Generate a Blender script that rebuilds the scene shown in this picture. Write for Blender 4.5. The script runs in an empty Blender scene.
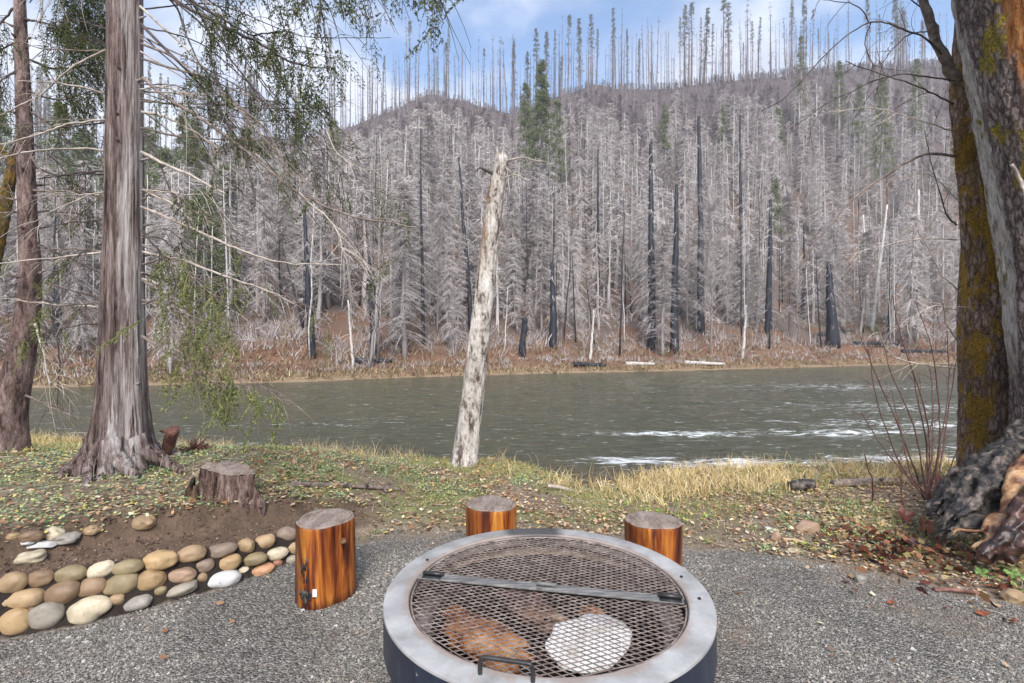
import bpy, math, random
import numpy as np
from mathutils import Vector, Matrix
R = math.radians
random.seed(7); rng = np.random.default_rng(7)
S = bpy.context.scene
COL = S.collection
# ---------------------------------------------------------------- camera
CZ, FPX, HOR = 1.5, 506.0, 338.0
cam = bpy.data.cameras.new('camera'); cam.sensor_width = 36; cam.lens = FPX / 1024 * 36
cam.clip_start = .05; cam.clip_end = 3000
co = bpy.data.objects.new('camera', cam); COL.objects.link(co)
co.location = (0, 0, CZ); co.rotation_euler = (R(90) - math.atan((341.5 - HOR) / FPX), 0, 0)
S.camera = co
# ---------------------------------------------------------------- world + sun
SUN_EL, SUN_AZ = 42, 176        # azimuth clockwise from +Y: behind the camera, to the right
W = bpy.data.worlds.new('World'); S.world = W; W.use_nodes = True
nt = W.node_tree; nt.nodes.clear()
def wn(t, **k):
    n = nt.nodes.new(t)
    for a, b in k.items(): setattr(n, a, b)
    return n
L = nt.links.new
sky = wn('ShaderNodeTexSky', sky_type='NISHITA', sun_disc=False)
sky.sun_elevation = R(SUN_EL); sky.sun_rotation = R(SUN_AZ); sky.air_density = 1.0; sky.dust_density = .6; sky.ozone_density = 2.0
tc = wn('ShaderNodeTexCoord'); sep = wn('ShaderNodeSeparateXYZ'); L(tc.outputs['Generated'], sep.inputs[0])
zc = wn('ShaderNodeMath', operation='MAXIMUM'); L(sep.outputs['Z'], zc.inputs[0]); zc.inputs[1].default_value = 0.0
za = wn('ShaderNodeMath', operation='ADD'); L(zc.outputs[0], za.inputs[0]); za.inputs[1].default_value = .22
dx = wn('ShaderNodeMath', operation='DIVIDE'); L(sep.outputs['X'], dx.inputs[0]); L(za.outputs[0], dx.inputs[1])
dy = wn('ShaderNodeMath', operation='DIVIDE'); L(sep.outputs['Y'], dy.inputs[0]); L(za.outputs[0], dy.inputs[1])
cb = wn('ShaderNodeCombineXYZ'); L(dx.outputs[0], cb.inputs[0]); L(dy.outputs[0], cb.inputs[1]); cb.inputs[2].default_value = 8.8
n1 = wn('ShaderNodeTexNoise'); n1.inputs['Scale'].default_value = 1.5; n1.inputs['Detail'].default_value = 9; n1.inputs['Roughness'].default_value = .52; n1.inputs['Distortion'].default_value = .25
L(cb.outputs[0], n1.inputs['Vector'])
cr = wn('ShaderNodeMapRange'); cr.inputs[1].default_value = .37; cr.inputs[2].default_value = .54; cr.interpolation_type = 'SMOOTHSTEP'
L(n1.outputs['Fac'], cr.inputs[0])
n2 = wn('ShaderNodeTexNoise'); n2.inputs['Scale'].default_value = 3.1; n2.inputs['Detail'].default_value = 5; L(cb.outputs[0], n2.inputs['Vector'])
cc = wn('ShaderNodeValToRGB'); cc.color_ramp.elements[0].position = .36; cc.color_ramp.elements[0].color = (2.3, 2.6, 3.3, 1)
cc.color_ramp.elements[1].position = .62; cc.color_ramp.elements[1].color = (3.7, 3.95, 4.6, 1); L(n2.outputs['Fac'], cc.inputs[0])
mx = wn('ShaderNodeMix', data_type='RGBA'); L(cr.outputs[0], mx.inputs['Factor']); L(sky.outputs[0], mx.inputs[6]); L(cc.outputs[0], mx.inputs[7])
bg = wn('ShaderNodeBackground'); bg.inputs['Strength'].default_value = .10; L(mx.outputs[2], bg.inputs['Color'])
wo = wn('ShaderNodeOutputWorld'); L(bg.outputs[0], wo.inputs[0])
sl = bpy.data.lights.new('sun', 'SUN'); sl.energy = 1.9; sl.angle = R(30); sl.color = (1, .95, .88)
so = bpy.data.objects.new('sun', sl); COL.objects.link(so)
sd = Vector((math.sin(R(SUN_AZ)) * math.cos(R(SUN_EL)), math.cos(R(SUN_AZ)) * math.cos(R(SUN_EL)), math.sin(R(SUN_EL))))
so.rotation_euler = sd.to_track_quat('Z', 'Y').to_euler()
S.view_settings.view_transform = 'Standard'; S.view_settings.look = 'None'; S.view_settings.gamma = 1
S.view_settings.exposure = 1.5
S.cycles.max_bounces = 6; S.cycles.diffuse_bounces = 3; S.cycles.transparent_max_bounces = 8

# ---------------------------------------------------------------- numeric helpers
def _h(i, j, k):
    n = (i * 374761393 + j * 668265263 + k * 2147483647 + 1013904223) & 0xffffffff
    n = ((n ^ (n >> 13)) * 1274126177) & 0xffffffff
    n = ((n ^ (n >> 16)) * 2246822519) & 0xffffffff
    return ((n ^ (n >> 15)) & 0xffffff) / float(0xffffff)
def vn(x, y, z=0.0):
    x, y, z = np.broadcast_arrays(np.asarray(x, float), np.asarray(y, float), np.asarray(z, float))
    xi, yi, zi = np.floor(x).astype(np.int64), np.floor(y).astype(np.int64), np.floor(z).astype(np.int64)
    fx, fy, fz = x - xi, y - yi, z - zi
    u, v, w = fx*fx*(3-2*fx), fy*fy*(3-2*fy), fz*fz*(3-2*fz)
    r = 0
    for a in (0, 1):
        for b in (0, 1):
            for c in (0, 1):
                r = r + _h(xi+a, yi+b, zi+c) * (u if a else 1-u) * (v if b else 1-v) * (w if c else 1-w)
    return r * 2 - 1
def fbm(x, y, z=0.0, o=4, g=.5):
    r = 0; a = 1.0
    for i in range(o):
        r = r + a * vn(np.asarray(x)*2**i + 17.3*i, np.asarray(y)*2**i + 5.1*i, np.asarray(z)*2**i); a *= g
    return r
def sm(a, b, x):
    t = np.clip((np.asarray(x, float) - a) / (b - a), 0, 1); return t*t*(3-2*t)

class MB:
    def __init__(s): s.V = []; s.F = []; s.n = 0
    def add(s, V, *Fs):
        V = np.asarray(V, float).reshape(-1, 3)
        for F in Fs:
            F = np.asarray(F, np.int64)
            if F.size: s.F.append(F + s.n)
        s.V.append(V); s.n += len(V); return s
    def build(s, name, mat, parent=None, smooth=True, origin=None):
        V = np.concatenate(s.V)
        if origin is not None: V = V - np.asarray(origin, float)
        me = bpy.data.meshes.new(name); me.vertices.add(len(V)); me.vertices.foreach_set('co', V.astype(np.float32).ravel())
        nl = sum(F.size for F in s.F); npoly = sum(len(F) for F in s.F)
        me.loops.add(nl); me.loops.foreach_set('vertex_index', np.concatenate([F.ravel() for F in s.F]).astype(np.int32))
        tot = np.concatenate([np.full(len(F), F.shape[1]) for F in s.F]); st = np.concatenate([[0], np.cumsum(tot)[:-1]])
        me.polygons.add(npoly); me.polygons.foreach_set('loop_start', st.astype(np.int32)); me.polygons.foreach_set('loop_total', tot.astype(np.int32))
        me.polygons.foreach_set('use_smooth', np.full(npoly, smooth, bool))
        me.update(calc_edges=True); me.validate()
        if mat: me.materials.append(mat)
        o = bpy.data.objects.new(name, me); COL.objects.link(o)
        if origin is not None: o.location = origin
        if parent: o.parent = parent; 
        return o
def tag(o, label=None, cat=None, group=None, kind=None):
    if label: o['label'] = label
    if cat: o['category'] = cat
    if group: o['group'] = group
    if kind: o['kind'] = kind
    return o
def empty(name, loc, label, cat, group=None):
    o = bpy.data.objects.new(name, None); COL.objects.link(o); o.location = loc; o.empty_display_size = .1
    return tag(o, label, cat, group)

def smooth_path(P, n):
    P = np.asarray(P, float)
    if len(P) < 3:
        t = np.linspace(0, 1, n)[:, None]; return P[0]*(1-t) + P[-1]*t
    Q = np.vstack([2*P[0]-P[1], P, 2*P[-1]-P[-2]]); out = []
    m = len(P) - 1
    for t in np.linspace(0, m - 1e-9, n):
        i = int(t); f = t - i; a, b, c, d = Q[i], Q[i+1], Q[i+2], Q[i+3]
        out.append(.5*((2*b) + (-a+c)*f + (2*a-5*b+4*c-d)*f*f + (-a+3*b-3*c+d)*f**3))
    return np.array(out)
def tube(P, rad, sides=8, cap=True, disp=None):
    P = np.asarray(P, float); n = len(P); rad = np.broadcast_to(rad, n)
    T = np.gradient(P, axis=0); T /= np.linalg.norm(T, axis=1)[:, None] + 1e-12
    up = np.array([0, 0, 1.]) if abs(T[0][2]) < .9 else np.array([0, 1., 0])
    U = np.zeros((n, 3)); u = np.cross(up, T[0]); u /= np.linalg.norm(u)
    for i in range(n):
        u = u - T[i]*np.dot(u, T[i]); u /= np.linalg.norm(u) + 1e-12; U[i] = u
    Wv = np.cross(T, U); th = np.linspace(0, 2*np.pi, sides, endpoint=False)
    rr = np.repeat(rad[:, None], sides, 1)
    if disp is not None: rr = rr * (1 + disp(th[None, :], np.arange(n)[:, None], P))
    V = P[:, None] + rr[..., None]*(np.cos(th)[None, :, None]*U[:, None] + np.sin(th)[None, :, None]*Wv[:, None])
    V = V.reshape(-1, 3)
    i = np.arange(n-1)[:, None]*sides; j = np.arange(sides)[None, :]; k = (j+1) % sides
    Q = np.stack([i+j, i+k, i+sides+k, i+sides+j], -1).reshape(-1, 4)
    if cap:
        V = np.vstack([V, P[0], P[-1]]); a, b = n*sides, n*sides+1; jj = np.arange(sides); kk = (jj+1) % sides
        Tq = np.vstack([np.stack([kk, jj, np.full(sides, a)], -1), np.stack([(n-1)*sides+jj, (n-1)*sides+kk, np.full(sides, b)], -1)])
        return V, Q, Tq
    return V, Q
def blades(P0, D, Ln, Wd, side=None, tip=.15):
    """flat tapering slivers: P0 base, D unit direction, Ln length, Wd width"""
    P0 = np.asarray(P0); n = len(P0)
    if side is None:
        r_ = rng.normal(size=(n, 3)); side = np.cross(D, r_); side /= np.linalg.norm(side, axis=1)[:, None] + 1e-9
    w = side*np.asarray(Wd).reshape(-1, 1)/2; e = P0 + D*np.asarray(Ln).reshape(-1, 1)
    V = np.stack([P0-w, P0+w, e+w*tip, e-w*tip], 1).reshape(-1, 3)
    return V, np.arange(4*n).reshape(n, 4)
def leafquads(P0, D, Ln, Wd, side=None):
    P0 = np.asarray(P0); n = len(P0)
    if side is None:
        r_ = rng.normal(size=(n, 3)); side = np.cross(D, r_); side /= np.linalg.norm(side, axis=1)[:, None] + 1e-9
    w = side*np.asarray(Wd).reshape(-1, 1)/2; l = D*np.asarray(Ln).reshape(-1, 1)
    V = np.stack([P0, P0+l*.45+w, P0+l, P0+l*.45-w], 1).reshape(-1, 3)
    return V, np.arange(4*n).reshape(n, 4)
def unit(v): v = np.asarray(v, float); return v/(np.linalg.norm(v, axis=-1, keepdims=True) + 1e-12)
def box(cx, cy, cz, sx, sy, sz):
    V = np.array([[x, y, z] for x in (-.5, .5) for y in (-.5, .5) for z in (-.5, .5)])*[sx, sy, sz] + [cx, cy, cz]
    return V, np.array([[0,1,3,2],[4,6,7,5],[0,4,5,1],[2,3,7,6],[0,2,6,4],[1,5,7,3]])
def P3(px, py, Y): return np.array([(px-512)/FPX*Y, Y, CZ-(py-HOR)/FPX*Y])

# ---------------------------------------------------------------- materials
class N:
    def __init__(s, name):
        s.m = bpy.data.materials.new(name); s.m.use_nodes = True; s.t = s.m.node_tree
        s.b = s.t.nodes['Principled BSDF']; s.o = s.t.nodes['Material Output']
        s.b.inputs['Roughness'].default_value = .8
        s.c = s.t.nodes.new('ShaderNodeTexCoord').outputs['Object']
    def nd(s, t, **k):
        n = s.t.nodes.new(t)
        for a, b in k.items(): setattr(n, a, b)
        return n
    def l(s, a, b): s.t.links.new(a, b)
    def map(s, sc=(1,1,1), loc=(0,0,0), rot=(0,0,0), src=None):
        n = s.nd('ShaderNodeMapping'); n.inputs['Scale'].default_value = sc; n.inputs['Location'].default_value = loc; n.inputs['Rotation'].default_value = rot
        s.l(src or s.c, n.inputs[0]); return n.outputs[0]
    def noise(s, v, scale, det=4, rough=.55, dist=0):
        n = s.nd('ShaderNodeTexNoise'); s.l(v, n.inputs['Vector']); n.inputs['Scale'].default_value = scale
        n.inputs['Detail'].default_value = det; n.inputs['Roughness'].default_value = rough; n.inputs['Distortion'].default_value = dist; return n.outputs['Fac']
    def voro(s, v, scale, feat='F1', out='Distance'):
        n = s.nd('ShaderNodeTexVoronoi', feature=feat); s.l(v, n.inputs['Vector']); n.inputs['Scale'].default_value = scale; return n.outputs[out]
    def ramp(s, f, stops):
        n = s.nd('ShaderNodeValToRGB'); e = n.color_ramp.elements
        while len(e) < len(stops): e.new(.5)
        for x, (p, c) in zip(e, stops): x.position = p; x.color = (*c, 1) if len(c) == 3 else c
        s.l(f, n.inputs[0]); return n.outputs[0]
    def rng_(s, f, a, b, c=0, d=1, smooth=True):
        n = s.nd('ShaderNodeMapRange'); s.l(f, n.inputs[0])
        for i, q in enumerate((a, b, c, d)): n.inputs[i+1].default_value = q
        if smooth: n.interpolation_type = 'SMOOTHSTEP'
        return n.outputs[0]
    def mix(s, f, a, b, blend='MIX'):
        n = s.nd('ShaderNodeMix', data_type='RGBA', blend_type=blend)
        for v, i in ((f, 0), (a, 6), (b, 7)):
            if isinstance(v, (int, float)): n.inputs[i].default_value = v if i == 0 else (v, v, v, 1)
            elif isinstance(v, tuple): n.inputs[i].default_value = (*v, 1)
            else: s.l(v, n.inputs[i])
        return n.outputs[2]
    def math(s, op, a, b=0):
        n = s.nd('ShaderNodeMath', operation=op)
        for v, i in ((a, 0), (b, 1)):
            if isinstance(v, (int, float)): n.inputs[i].default_value = v
            else: s.l(v, n.inputs[i])
        return n.outputs[0]
    def bump(s, h, st=.5, d=.01, prev=None):
        n = s.nd('ShaderNodeBump'); n.inputs['Strength'].default_value = st; n.inputs['Distance'].default_value = d; s.l(h, n.inputs['Height'])
        if prev: s.l(prev, n.inputs['Normal'])
        s.l(n.outputs[0], s.b.inputs['Normal']); return n.outputs[0]
    def col(s, c): s.l(c, s.b.inputs['Base Color'])
    def island(s): return s.nd('ShaderNodeNewGeometry').outputs['Random Per Island']
    def objrand(s): return s.nd('ShaderNodeObjectInfo').outputs['Random']
def simple(name, stops, scale=5, stretch=(1,1,1), rough=.8, bump=.3, bd=.005, det=6, dist=0):
    m = N(name); v = m.map(stretch); f = m.noise(v, scale, det, .6, dist); m.col(m.ramp(f, stops)); m.b.inputs['Roughness'].default_value = rough
    if bump: m.bump(f, bump, bd)
    return m.m
def island_mat(name, stops, rough=.7, transl=0, spec=.3, use='island'):
    m = N(name); m.col(m.ramp(m.island() if use == 'island' else m.objrand(), stops)); m.b.inputs['Roughness'].default_value = rough
    m.b.inputs['Specular IOR Level'].default_value = spec
    return m.m

# ground
def gravel_edge(x): return np.interp(x, [-6, -1.3, -.9, 0, 1.2, 1.9, 2.45, 2.9, 4.5], [3.2, 3.55, 3.8, 3.85, 3.62, 3.4, 3.1, 2.75, 2.1])
def wall_base(x): return np.interp(x, [-8, -4, -2.518, -2.25, -2.064, -1.746, -1.474, -1.15, -.7, 0], [-1.9, 1.35, 2.538, 2.67, 2.77, 3.036, 3.344, 3.66, 4.3, 5.5])
def crest(x): return np.interp(x, [-12, -6, -3, -1.4, -.3, .35, .75, 1.25, 1.8, 3, 6, 12], [9, 7.3, 6.7, 6.45, 6.3, 5.8, 5.3, 5.4, 5.75, 5.95, 6.4, 8])
def shore(x): return np.interp(x, [-260, -60, -20, -12.5, -6, 3.6, 13.2, 23.3, 36, 60, 260], [-10, 17, 28, 30.2, 33.7, 37.6, 40.2, 43.9, 49, 56, 110])
WL = -1.1
RPX = [-400, 0, 120, 200, 300, 350, 395, 430, 470, 512, 545, 590, 640, 700, 800, 900, 1000, 1500]
RPY = [190, 162, 158, 150, 140, 129, 110, 93, 103, 114, 103, 85, 91, 84, 73, 67, 62, 58]
def ground(x, y):
    x = np.asarray(x, float); y = np.asarray(y, float)
    s = (y - wall_base(x))*.79
    fade = sm(-.7, -1.9, x)                                   # raised bed on the left
    hw = (.20 + .055*sm(-1.5, -2.5, x))
    bed = np.where(s < 0, 0, np.minimum(s/.36, hw + np.clip(s - hw*.36, 0, .3)*.22))
    bed = bed + .11*sm(.27, .34, s + .05*fbm(x*2.1, y*2.1) + .03*fbm(x*9, y*9, 3)) + .04*sm(.4, 1.6, s) + .016*fbm(x*14, y*14, 6, 3)*sm(.1, .18, s)*sm(.5, .38, s)
    z = bed*fade*(1 - .95*sm(4.4, 6.6, y))
    z = z + .018*fbm(x*.9, y*.9, 3) * sm(3.0, 4.5, y) + .012*fbm(x*6, y*6, 1)*sm(.0, .35, y - gravel_edge(x)) + .006*fbm(x*3, y*3, 9)
    c = crest(x) + .12*fbm(x*1.7, 0.5, 2, 3)
    z = z - .06*sm(-1.5, 0, y - c)
    d = np.clip(y - c, 0, None)
    z = z - .62*d*sm(0, .5, d)
    z = np.maximum(z, -2.0 + .05*fbm(x, y))
    # far side
    f = y - shore(x)
    pxx = 512 + x/np.maximum(y, 1)*FPX
    rz = (CZ + (HOR - np.interp(pxx, RPX, RPY))/FPX*150)
    fr = np.clip(f, 0, None)
    prof = np.where(fr < 6, .36*fr, 2.16 + (fr-6)*.45)
    prof = np.where(fr > 14, 5.76 + (rz - 5.76 - WL)*((fr-14)/(150-14-shore(x)*1.0+1e-6)), prof)
    yr = 150.0
    prof = np.where(y > yr, rz - WL - (y-yr)*.6, prof)
    far = WL - .9 + .9*sm(-2.5, 0, f) + prof + .5*fbm(x*.25, y*.25)*sm(0, 6, f) + .12*fbm(x*1.3, y*1.3)*sm(-2, 1, f) + 1.6*fbm(x*.06, y*.06, 5)*sm(15, 60, f)*sm(5, 40, abs(y-150))
    z = np.where(f > -2.5, np.maximum(z, far), z)
    return np.maximum(z, -6)
_Y = np.concatenate([np.arange(.8, 12, .01), 12*1.004**np.arange(0, 640)])
def gp(px, py, lift=0):
    """point where the view ray through (px,py) meets the terrain"""
    P = np.stack([(px-512)/FPX*_Y, _Y, CZ-(py-HOR)/FPX*_Y], 1); below = P[:, 2] < ground(P[:, 0], P[:, 1]) + lift
    i = int(np.argmax(below)) if below.any() else len(_Y)-1
    return P[i] - [0, 0, lift]
def gz(x, y): return float(ground(x, y))

xs = np.concatenate([-np.geomspace(300, 5.2, 70), np.arange(-5.1, 5.11, .035), np.geomspace(5.2, 300, 70)])
ys = np.concatenate([np.linspace(-40, .5, 20), np.arange(.6, 7.6, .035), np.geomspace(7.65, 170, 190), np.linspace(175, 260, 10)])
GX, GY = np.meshgrid(xs, ys); GZ = ground(GX, GY)
nx, ny = len(xs), len(ys)
i = (np.arange(ny-1)[:, None]*nx + np.arange(nx-1)[None, :]).ravel()
mb = MB(); mb.add(np.stack([GX, GY, GZ], -1), np.stack([i, i+1, i+nx+1, i+nx], -1))
m = N('ground_mat')
att = m.nd('ShaderNodeAttribute', attribute_name='tint').outputs['Color']
gat = m.nd('ShaderNodeAttribute', attribute_name='gravel').outputs['Fac']
fine = m.noise(m.c, 60, 6, .7); mid = m.noise(m.c, 9, 6, .65)
v1 = m.nd('ShaderNodeTexVoronoi'); m.l(m.c, v1.inputs['Vector']); v1.inputs['Scale'].default_value = 95
vr = m.ramp(m.math('MULTIPLY', m.nd('ShaderNodeSeparateColor').outputs[0], 1), [(0, (.1,)*3), (1, (.3,)*3)])
sc = [n for n in m.t.nodes if n.bl_idname == 'ShaderNodeSeparateColor'][0]; m.l(v1.outputs['Color'], sc.inputs[0])
vr = m.ramp(sc.outputs[0], [(0, (.09, .083, .073)), (.5, (.19, .175, .155)), (.8, (.28, .26, .23)), (1, (.40, .375, .34))])
soil = m.mix(1.0, att, m.ramp(m.mix(.5, mid, fine), [(.3, (.45,)*3), (.5, (.95,)*3), (.7, (1.6,)*3)]), 'MULTIPLY')
lowf = m.noise(m.map((1, 1, 1), (3.3, 1.7, 0)), 1.1, 4, .6); gm = m.rng_(m.math('ADD', m.math('ADD', gat, m.math('MULTIPLY', m.math('SUBTRACT', mid, .5), .9)), m.math('MULTIPLY', m.math('SUBTRACT', lowf, .56), 2.2)), .35, .75)
m.col(m.mix(gm, soil, vr))
hh = m.mix(gm, m.mix(.5, mid, fine), m.math('MULTIPLY', v1.outputs['Distance'], -1.2))
m.bump(hh, .9, .02); m.b.inputs['Roughness'].default_value = .9; m.b.inputs['Specular IOR Level'].default_value = .25
gr = mb.build('ground', m.m); tag(gr, kind='structure')
x, y, z = GX.ravel(), GY.ravel(), GZ.ravel()
f = y - shore(x); nA = fbm(x*1.7, y*1.7, 7, 4); nB = fbm(x*.5, y*.5, 11, 3)
gravel = sm(.38, -.30, y - gravel_edge(x)) * np.where(x < -1.15, sm(.05, -.05, y - wall_base(x)), 1) * (y < 8)
soilc = np.array([.21, .16, .115]); green = np.array([.17, .175, .07]); straw = np.array([.30, .24, .13]); dark = np.array([.03, .022, .018])
C = soilc[None] * np.ones((len(x), 1))
wv = (sm(-.2 - .5*(x < -1.3), .5, nA) * sm(.0, .6, y - gravel_edge(x)))[:, None]; C = C*(1-wv) + green*wv
wv = (sm(-.9, -.2, y - crest(x)) * sm(9, 8, y))[:, None]; C = C*(1-wv) + (green*.5+straw*.5)*wv
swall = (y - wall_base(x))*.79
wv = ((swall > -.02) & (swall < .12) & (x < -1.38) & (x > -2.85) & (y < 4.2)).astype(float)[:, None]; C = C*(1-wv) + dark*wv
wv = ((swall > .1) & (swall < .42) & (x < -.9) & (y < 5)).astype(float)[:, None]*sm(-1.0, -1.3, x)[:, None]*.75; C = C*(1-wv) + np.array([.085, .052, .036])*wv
wv = (sm(-.1, -1.3, z)*(y < 14))[:, None]; C = C*(1-wv) + np.array([.09, .075, .05])*wv
# far bank: orange-red brush litter near the water, then grey-purple slope with rusty and mossy spots
red = np.array([.19, .105, .065]); pale = np.array([.30, .22, .14]); hill = np.array([.15, .115, .10]); moss = np.array([.12, .12, .045]); purple = np.array([.095, .075, .075])
FB = hill[None]*np.ones((len(x), 1))
wv = sm(-.1, .7, fbm(x*.35, y*.35, 21, 3))[:, None]; FB = FB*(1-wv) + red*wv
wv = (sm(.3, .9, fbm(x*.3, y*.3, 31, 3))*.7)[:, None]; FB = FB*(1-wv) + moss*wv
wv = (sm(25, 60, f))[:, None]; FB = FB*(1-wv) + purple*wv
wv = sm(9, 3, f)[:, None]*.8; FB = FB*(1-wv) + red*wv
wv = (sm(1.4, .3, f)*.75)[:, None]; FB = FB*(1-wv) + pale*wv
wf = (f > -3).astype(float)[:, None]; C = C*(1-wf) + FB*wf
a = gr.data.color_attributes.new('tint', 'FLOAT_COLOR', 'POINT'); a.data.foreach_set('color', np.hstack([C, np.ones((len(x), 1))]).astype(np.float32).ravel())
a = gr.data.attributes.new('gravel', 'FLOAT', 'POINT'); a.data.foreach_set('value', gravel.astype(np.float32))

# ---------------------------------------------------------------- river
xs = np.concatenate([-np.geomspace(280, 14.2, 40), np.arange(-14, 16, .11), np.geomspace(16, 280, 40)])
ys = np.concatenate([np.arange(5.0, 16, .09), np.geomspace(16.1, 125, 150)])
GX, GY = np.meshgrid(xs, ys)
FOAM = [(4.6, 13.7, 2.3, .33, 1.0), (9.5, 13.9, 3.0, .5, .75), (2.6, 10.7, 1.0, .4, .95), (5.0, 10.3, 2.2, .65, 1.0), (8.2, 10.6, 2.4, .6, .9), (12.0, 15.2, 3.2, 1.2, .6), (15, 19, 5, 1.8, .45), (11.5, 11.6, 2.5, 1.0, .65), (-12.2, 13.0, .75, .3, 1.0), (-6.5, 15.2, 2.5, .3, .35), (18, 27, 6, 2.5, .4), (-7.0, 12.2, 1.6, .35, .45)]
fm = np.zeros_like(GX)
for cx, cy, ax, ay, st in FOAM: fm = np.maximum(fm, st*np.exp(-((GX-cx)/ax)**2*1.1 - ((GY-cy)/ay)**2*1.1))
right = sm(-2, 14, GX)*sm(60, 8, GY)
GZ = WL + (.012 + .03*right + .05*fm)*fbm(GX*1.1, GY*3.0, 3, 3) + .05*fm*np.abs(fbm(GX*2.3, GY*5, 8, 3)) + .004*fbm(GX*3, GY*9, 5, 2)
nx, ny = len(xs), len(ys); i = (np.arange(ny-1)[:, None]*nx + np.arange(nx-1)[None, :]).ravel()
mb = MB(); mb.add(np.stack([GX, GY, GZ], -1), np.stack([i, i+1, i+nx+1, i+nx], -1))
m = N('water_mat')
fa = m.nd('ShaderNodeAttribute', attribute_name='foam').outputs['Fac']
w1 = m.noise(m.map((.8, 3.2, 1)), 1.9, 7, .62, .6); w2 = m.noise(m.map((2.0, 6, 1)), 4.6, 5, .6, .3)
fn = m.noise(m.map((.9, 3.8, 1)), 2.1, 9, .72, .8)
foam = m.rng_(m.math('ADD', fn, m.math('MULTIPLY', m.math('SUBTRACT', fa, 1), .21)), .37, .53)
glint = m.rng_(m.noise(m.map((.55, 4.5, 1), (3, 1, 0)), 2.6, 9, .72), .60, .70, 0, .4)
sepn = m.nd('ShaderNodeSeparateXYZ'); m.l(m.c, sepn.inputs[0])
shal = m.rng_(sepn.outputs['Y'], 11.5, 8.0)
base = m.mix(shal, m.ramp(w1, [(.3, (.046, .050, .030)), (.7, (.10, .102, .066))]), (.10, .075, .045))
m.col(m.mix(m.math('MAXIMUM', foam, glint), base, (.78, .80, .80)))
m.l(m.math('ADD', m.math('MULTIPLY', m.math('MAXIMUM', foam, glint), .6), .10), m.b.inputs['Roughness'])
m.b.inputs['IOR'].default_value = 1.33
m.bump(m.math('ADD', m.math('MULTIPLY', w2, .45), w1), .85, .13)
river = mb.build('river', m.m); tag(river, kind='structure')
a = river.data.attributes.new('foam', 'FLOAT', 'POINT'); a.data.foreach_set('value', fm.ravel().astype(np.float32))
exec_parts = True
# ---------------------------------------------------------------- far hillside forest
def dead_conifer(H, rmax, nb, tw, seed, trunk_r=.16, low=.12, twl=.55, green=0.0, top_only=False, droop=.35, tww=.035):
    """returns (trunk MB, crown MB): a tapered stem and whorls of drooping branches carrying fine twigs"""
    g = np.random.default_rng(seed); tr = MB(); cr = MB()
    n = 14; zz = np.linspace(0, H, n); bend = np.cumsum(g.normal(0, .035, (n, 2)), 0)
    P = np.stack([bend[:, 0], bend[:, 1], zz - .3*(zz == 0)], 1)
    tr.add(*tube(P, trunk_r*(1-zz/H)**.8 + .015, 6))
    t = low + (1-low)*g.random(nb)**(.85 if not top_only else .4); t.sort()
    az = g.random(nb)*2*np.pi; ln = rmax*(1-t)**.7*(.45+.75*g.random(nb)) + .25
    base = np.stack([np.interp(t*H, zz, P[:, 0]), np.interp(t*H, zz, P[:, 1]), t*H], 1)
    hd = np.stack([np.cos(az), np.sin(az), np.zeros(nb)], 1)
    rise = (g.random(nb)-.45)*.5
    for k in range(nb):
        s = np.linspace(0, 1, 5)[:, None]
        B = base[k] + hd[k]*ln[k]*s + np.array([0, 0, 1.])*(rise[k]*s - droop*2*s**1.7)*ln[k]
        cr.add(*tube(B, np.linspace(.026, .008, 5), 3, cap=False))
        m_ = tw; s = .12+.88*g.random(m_)
        b = np.stack([np.interp(s, np.linspace(0, 1, 5), B[:, c]) for c in range(3)], 1)
        sd = np.cross(hd[k], [0, 0, 1.])*np.where(g.random(m_) < .5, -1, 1)[:, None]
        d = unit(sd*(.5+g.random((m_, 1))) + hd[k]*.6 + np.array([0, 0, -1.])*(.1+1.0*g.random((m_, 1))) + g.normal(0, .25, (m_, 3)))
        l_ = twl*(.4+g.random(m_))*(1-.4*s)
        cr.add(*blades(b, d, l_, tww*(.6+.6*g.random(m_)), tip=.3))
    return tr, cr
def foliage_clumps(H, rmax, nb, seed, low=.35, k=64, ls=.5):
    g = np.random.default_rng(seed); fo = MB()
    t = low + (1-low)*g.random(nb)**.8; az = g.random(nb)*2*np.pi; ln = rmax*(1-t)**.75*(.3+.8*g.random(nb)) + .2
    for i_ in range(nb):
        s = .3+.7*g.random(k); h = np.array([math.cos(az[i_]), math.sin(az[i_]), 0])
        b = h*ln[i_]*s[:, None] + np.array([0, 0, 1.])*(t[i_]*H - .35*ln[i_]*s[:, None]**1.6) + g.normal(0, .14, (k, 3))
        d = unit(g.normal(0, .6, (k, 3)) + h*.7 + [0, 0, -.55])
        fo.add(*leafquads(b, d, ls*(.4+.7*g.random(k)), .05+.06*g.random(k)))
    return fo
def rmat(name, stops, rough=.85):
    m = N(name); r_ = m.objrand(); i_ = m.island(); f = m.math('ADD', m.math('MULTIPLY', r_, .6), m.math('MULTIPLY', i_, .4))
    m.col(m.ramp(f, stops)); m.b.inputs['Roughness'].default_value = rough; m.b.inputs['Specular IOR Level'].default_value = .2
    return m.m
M_twig = rmat('dead_twig', [(0, (.21, .18, .175)), (.3, (.36, .32, .31)), (.65, (.50, .455, .44)), (1, (.66, .62, .60))])
M_gtrunk = rmat('grey_trunk', [(0, (.12, .10, .10)), (.5, (.24, .21, .20)), (1, (.42, .38, .36))])
M_brown = rmat('brown_twig', [(0, (.11, .085, .085)), (.5, (.175, .138, .138)), (1, (.28, .235, .235))])
M_green = rmat('far_needles', [(0, (.10, .125, .065)), (.4, (.15, .175, .09)), (.75, (.20, .215, .115)), (1, (.28, .26, .16))])
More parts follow.
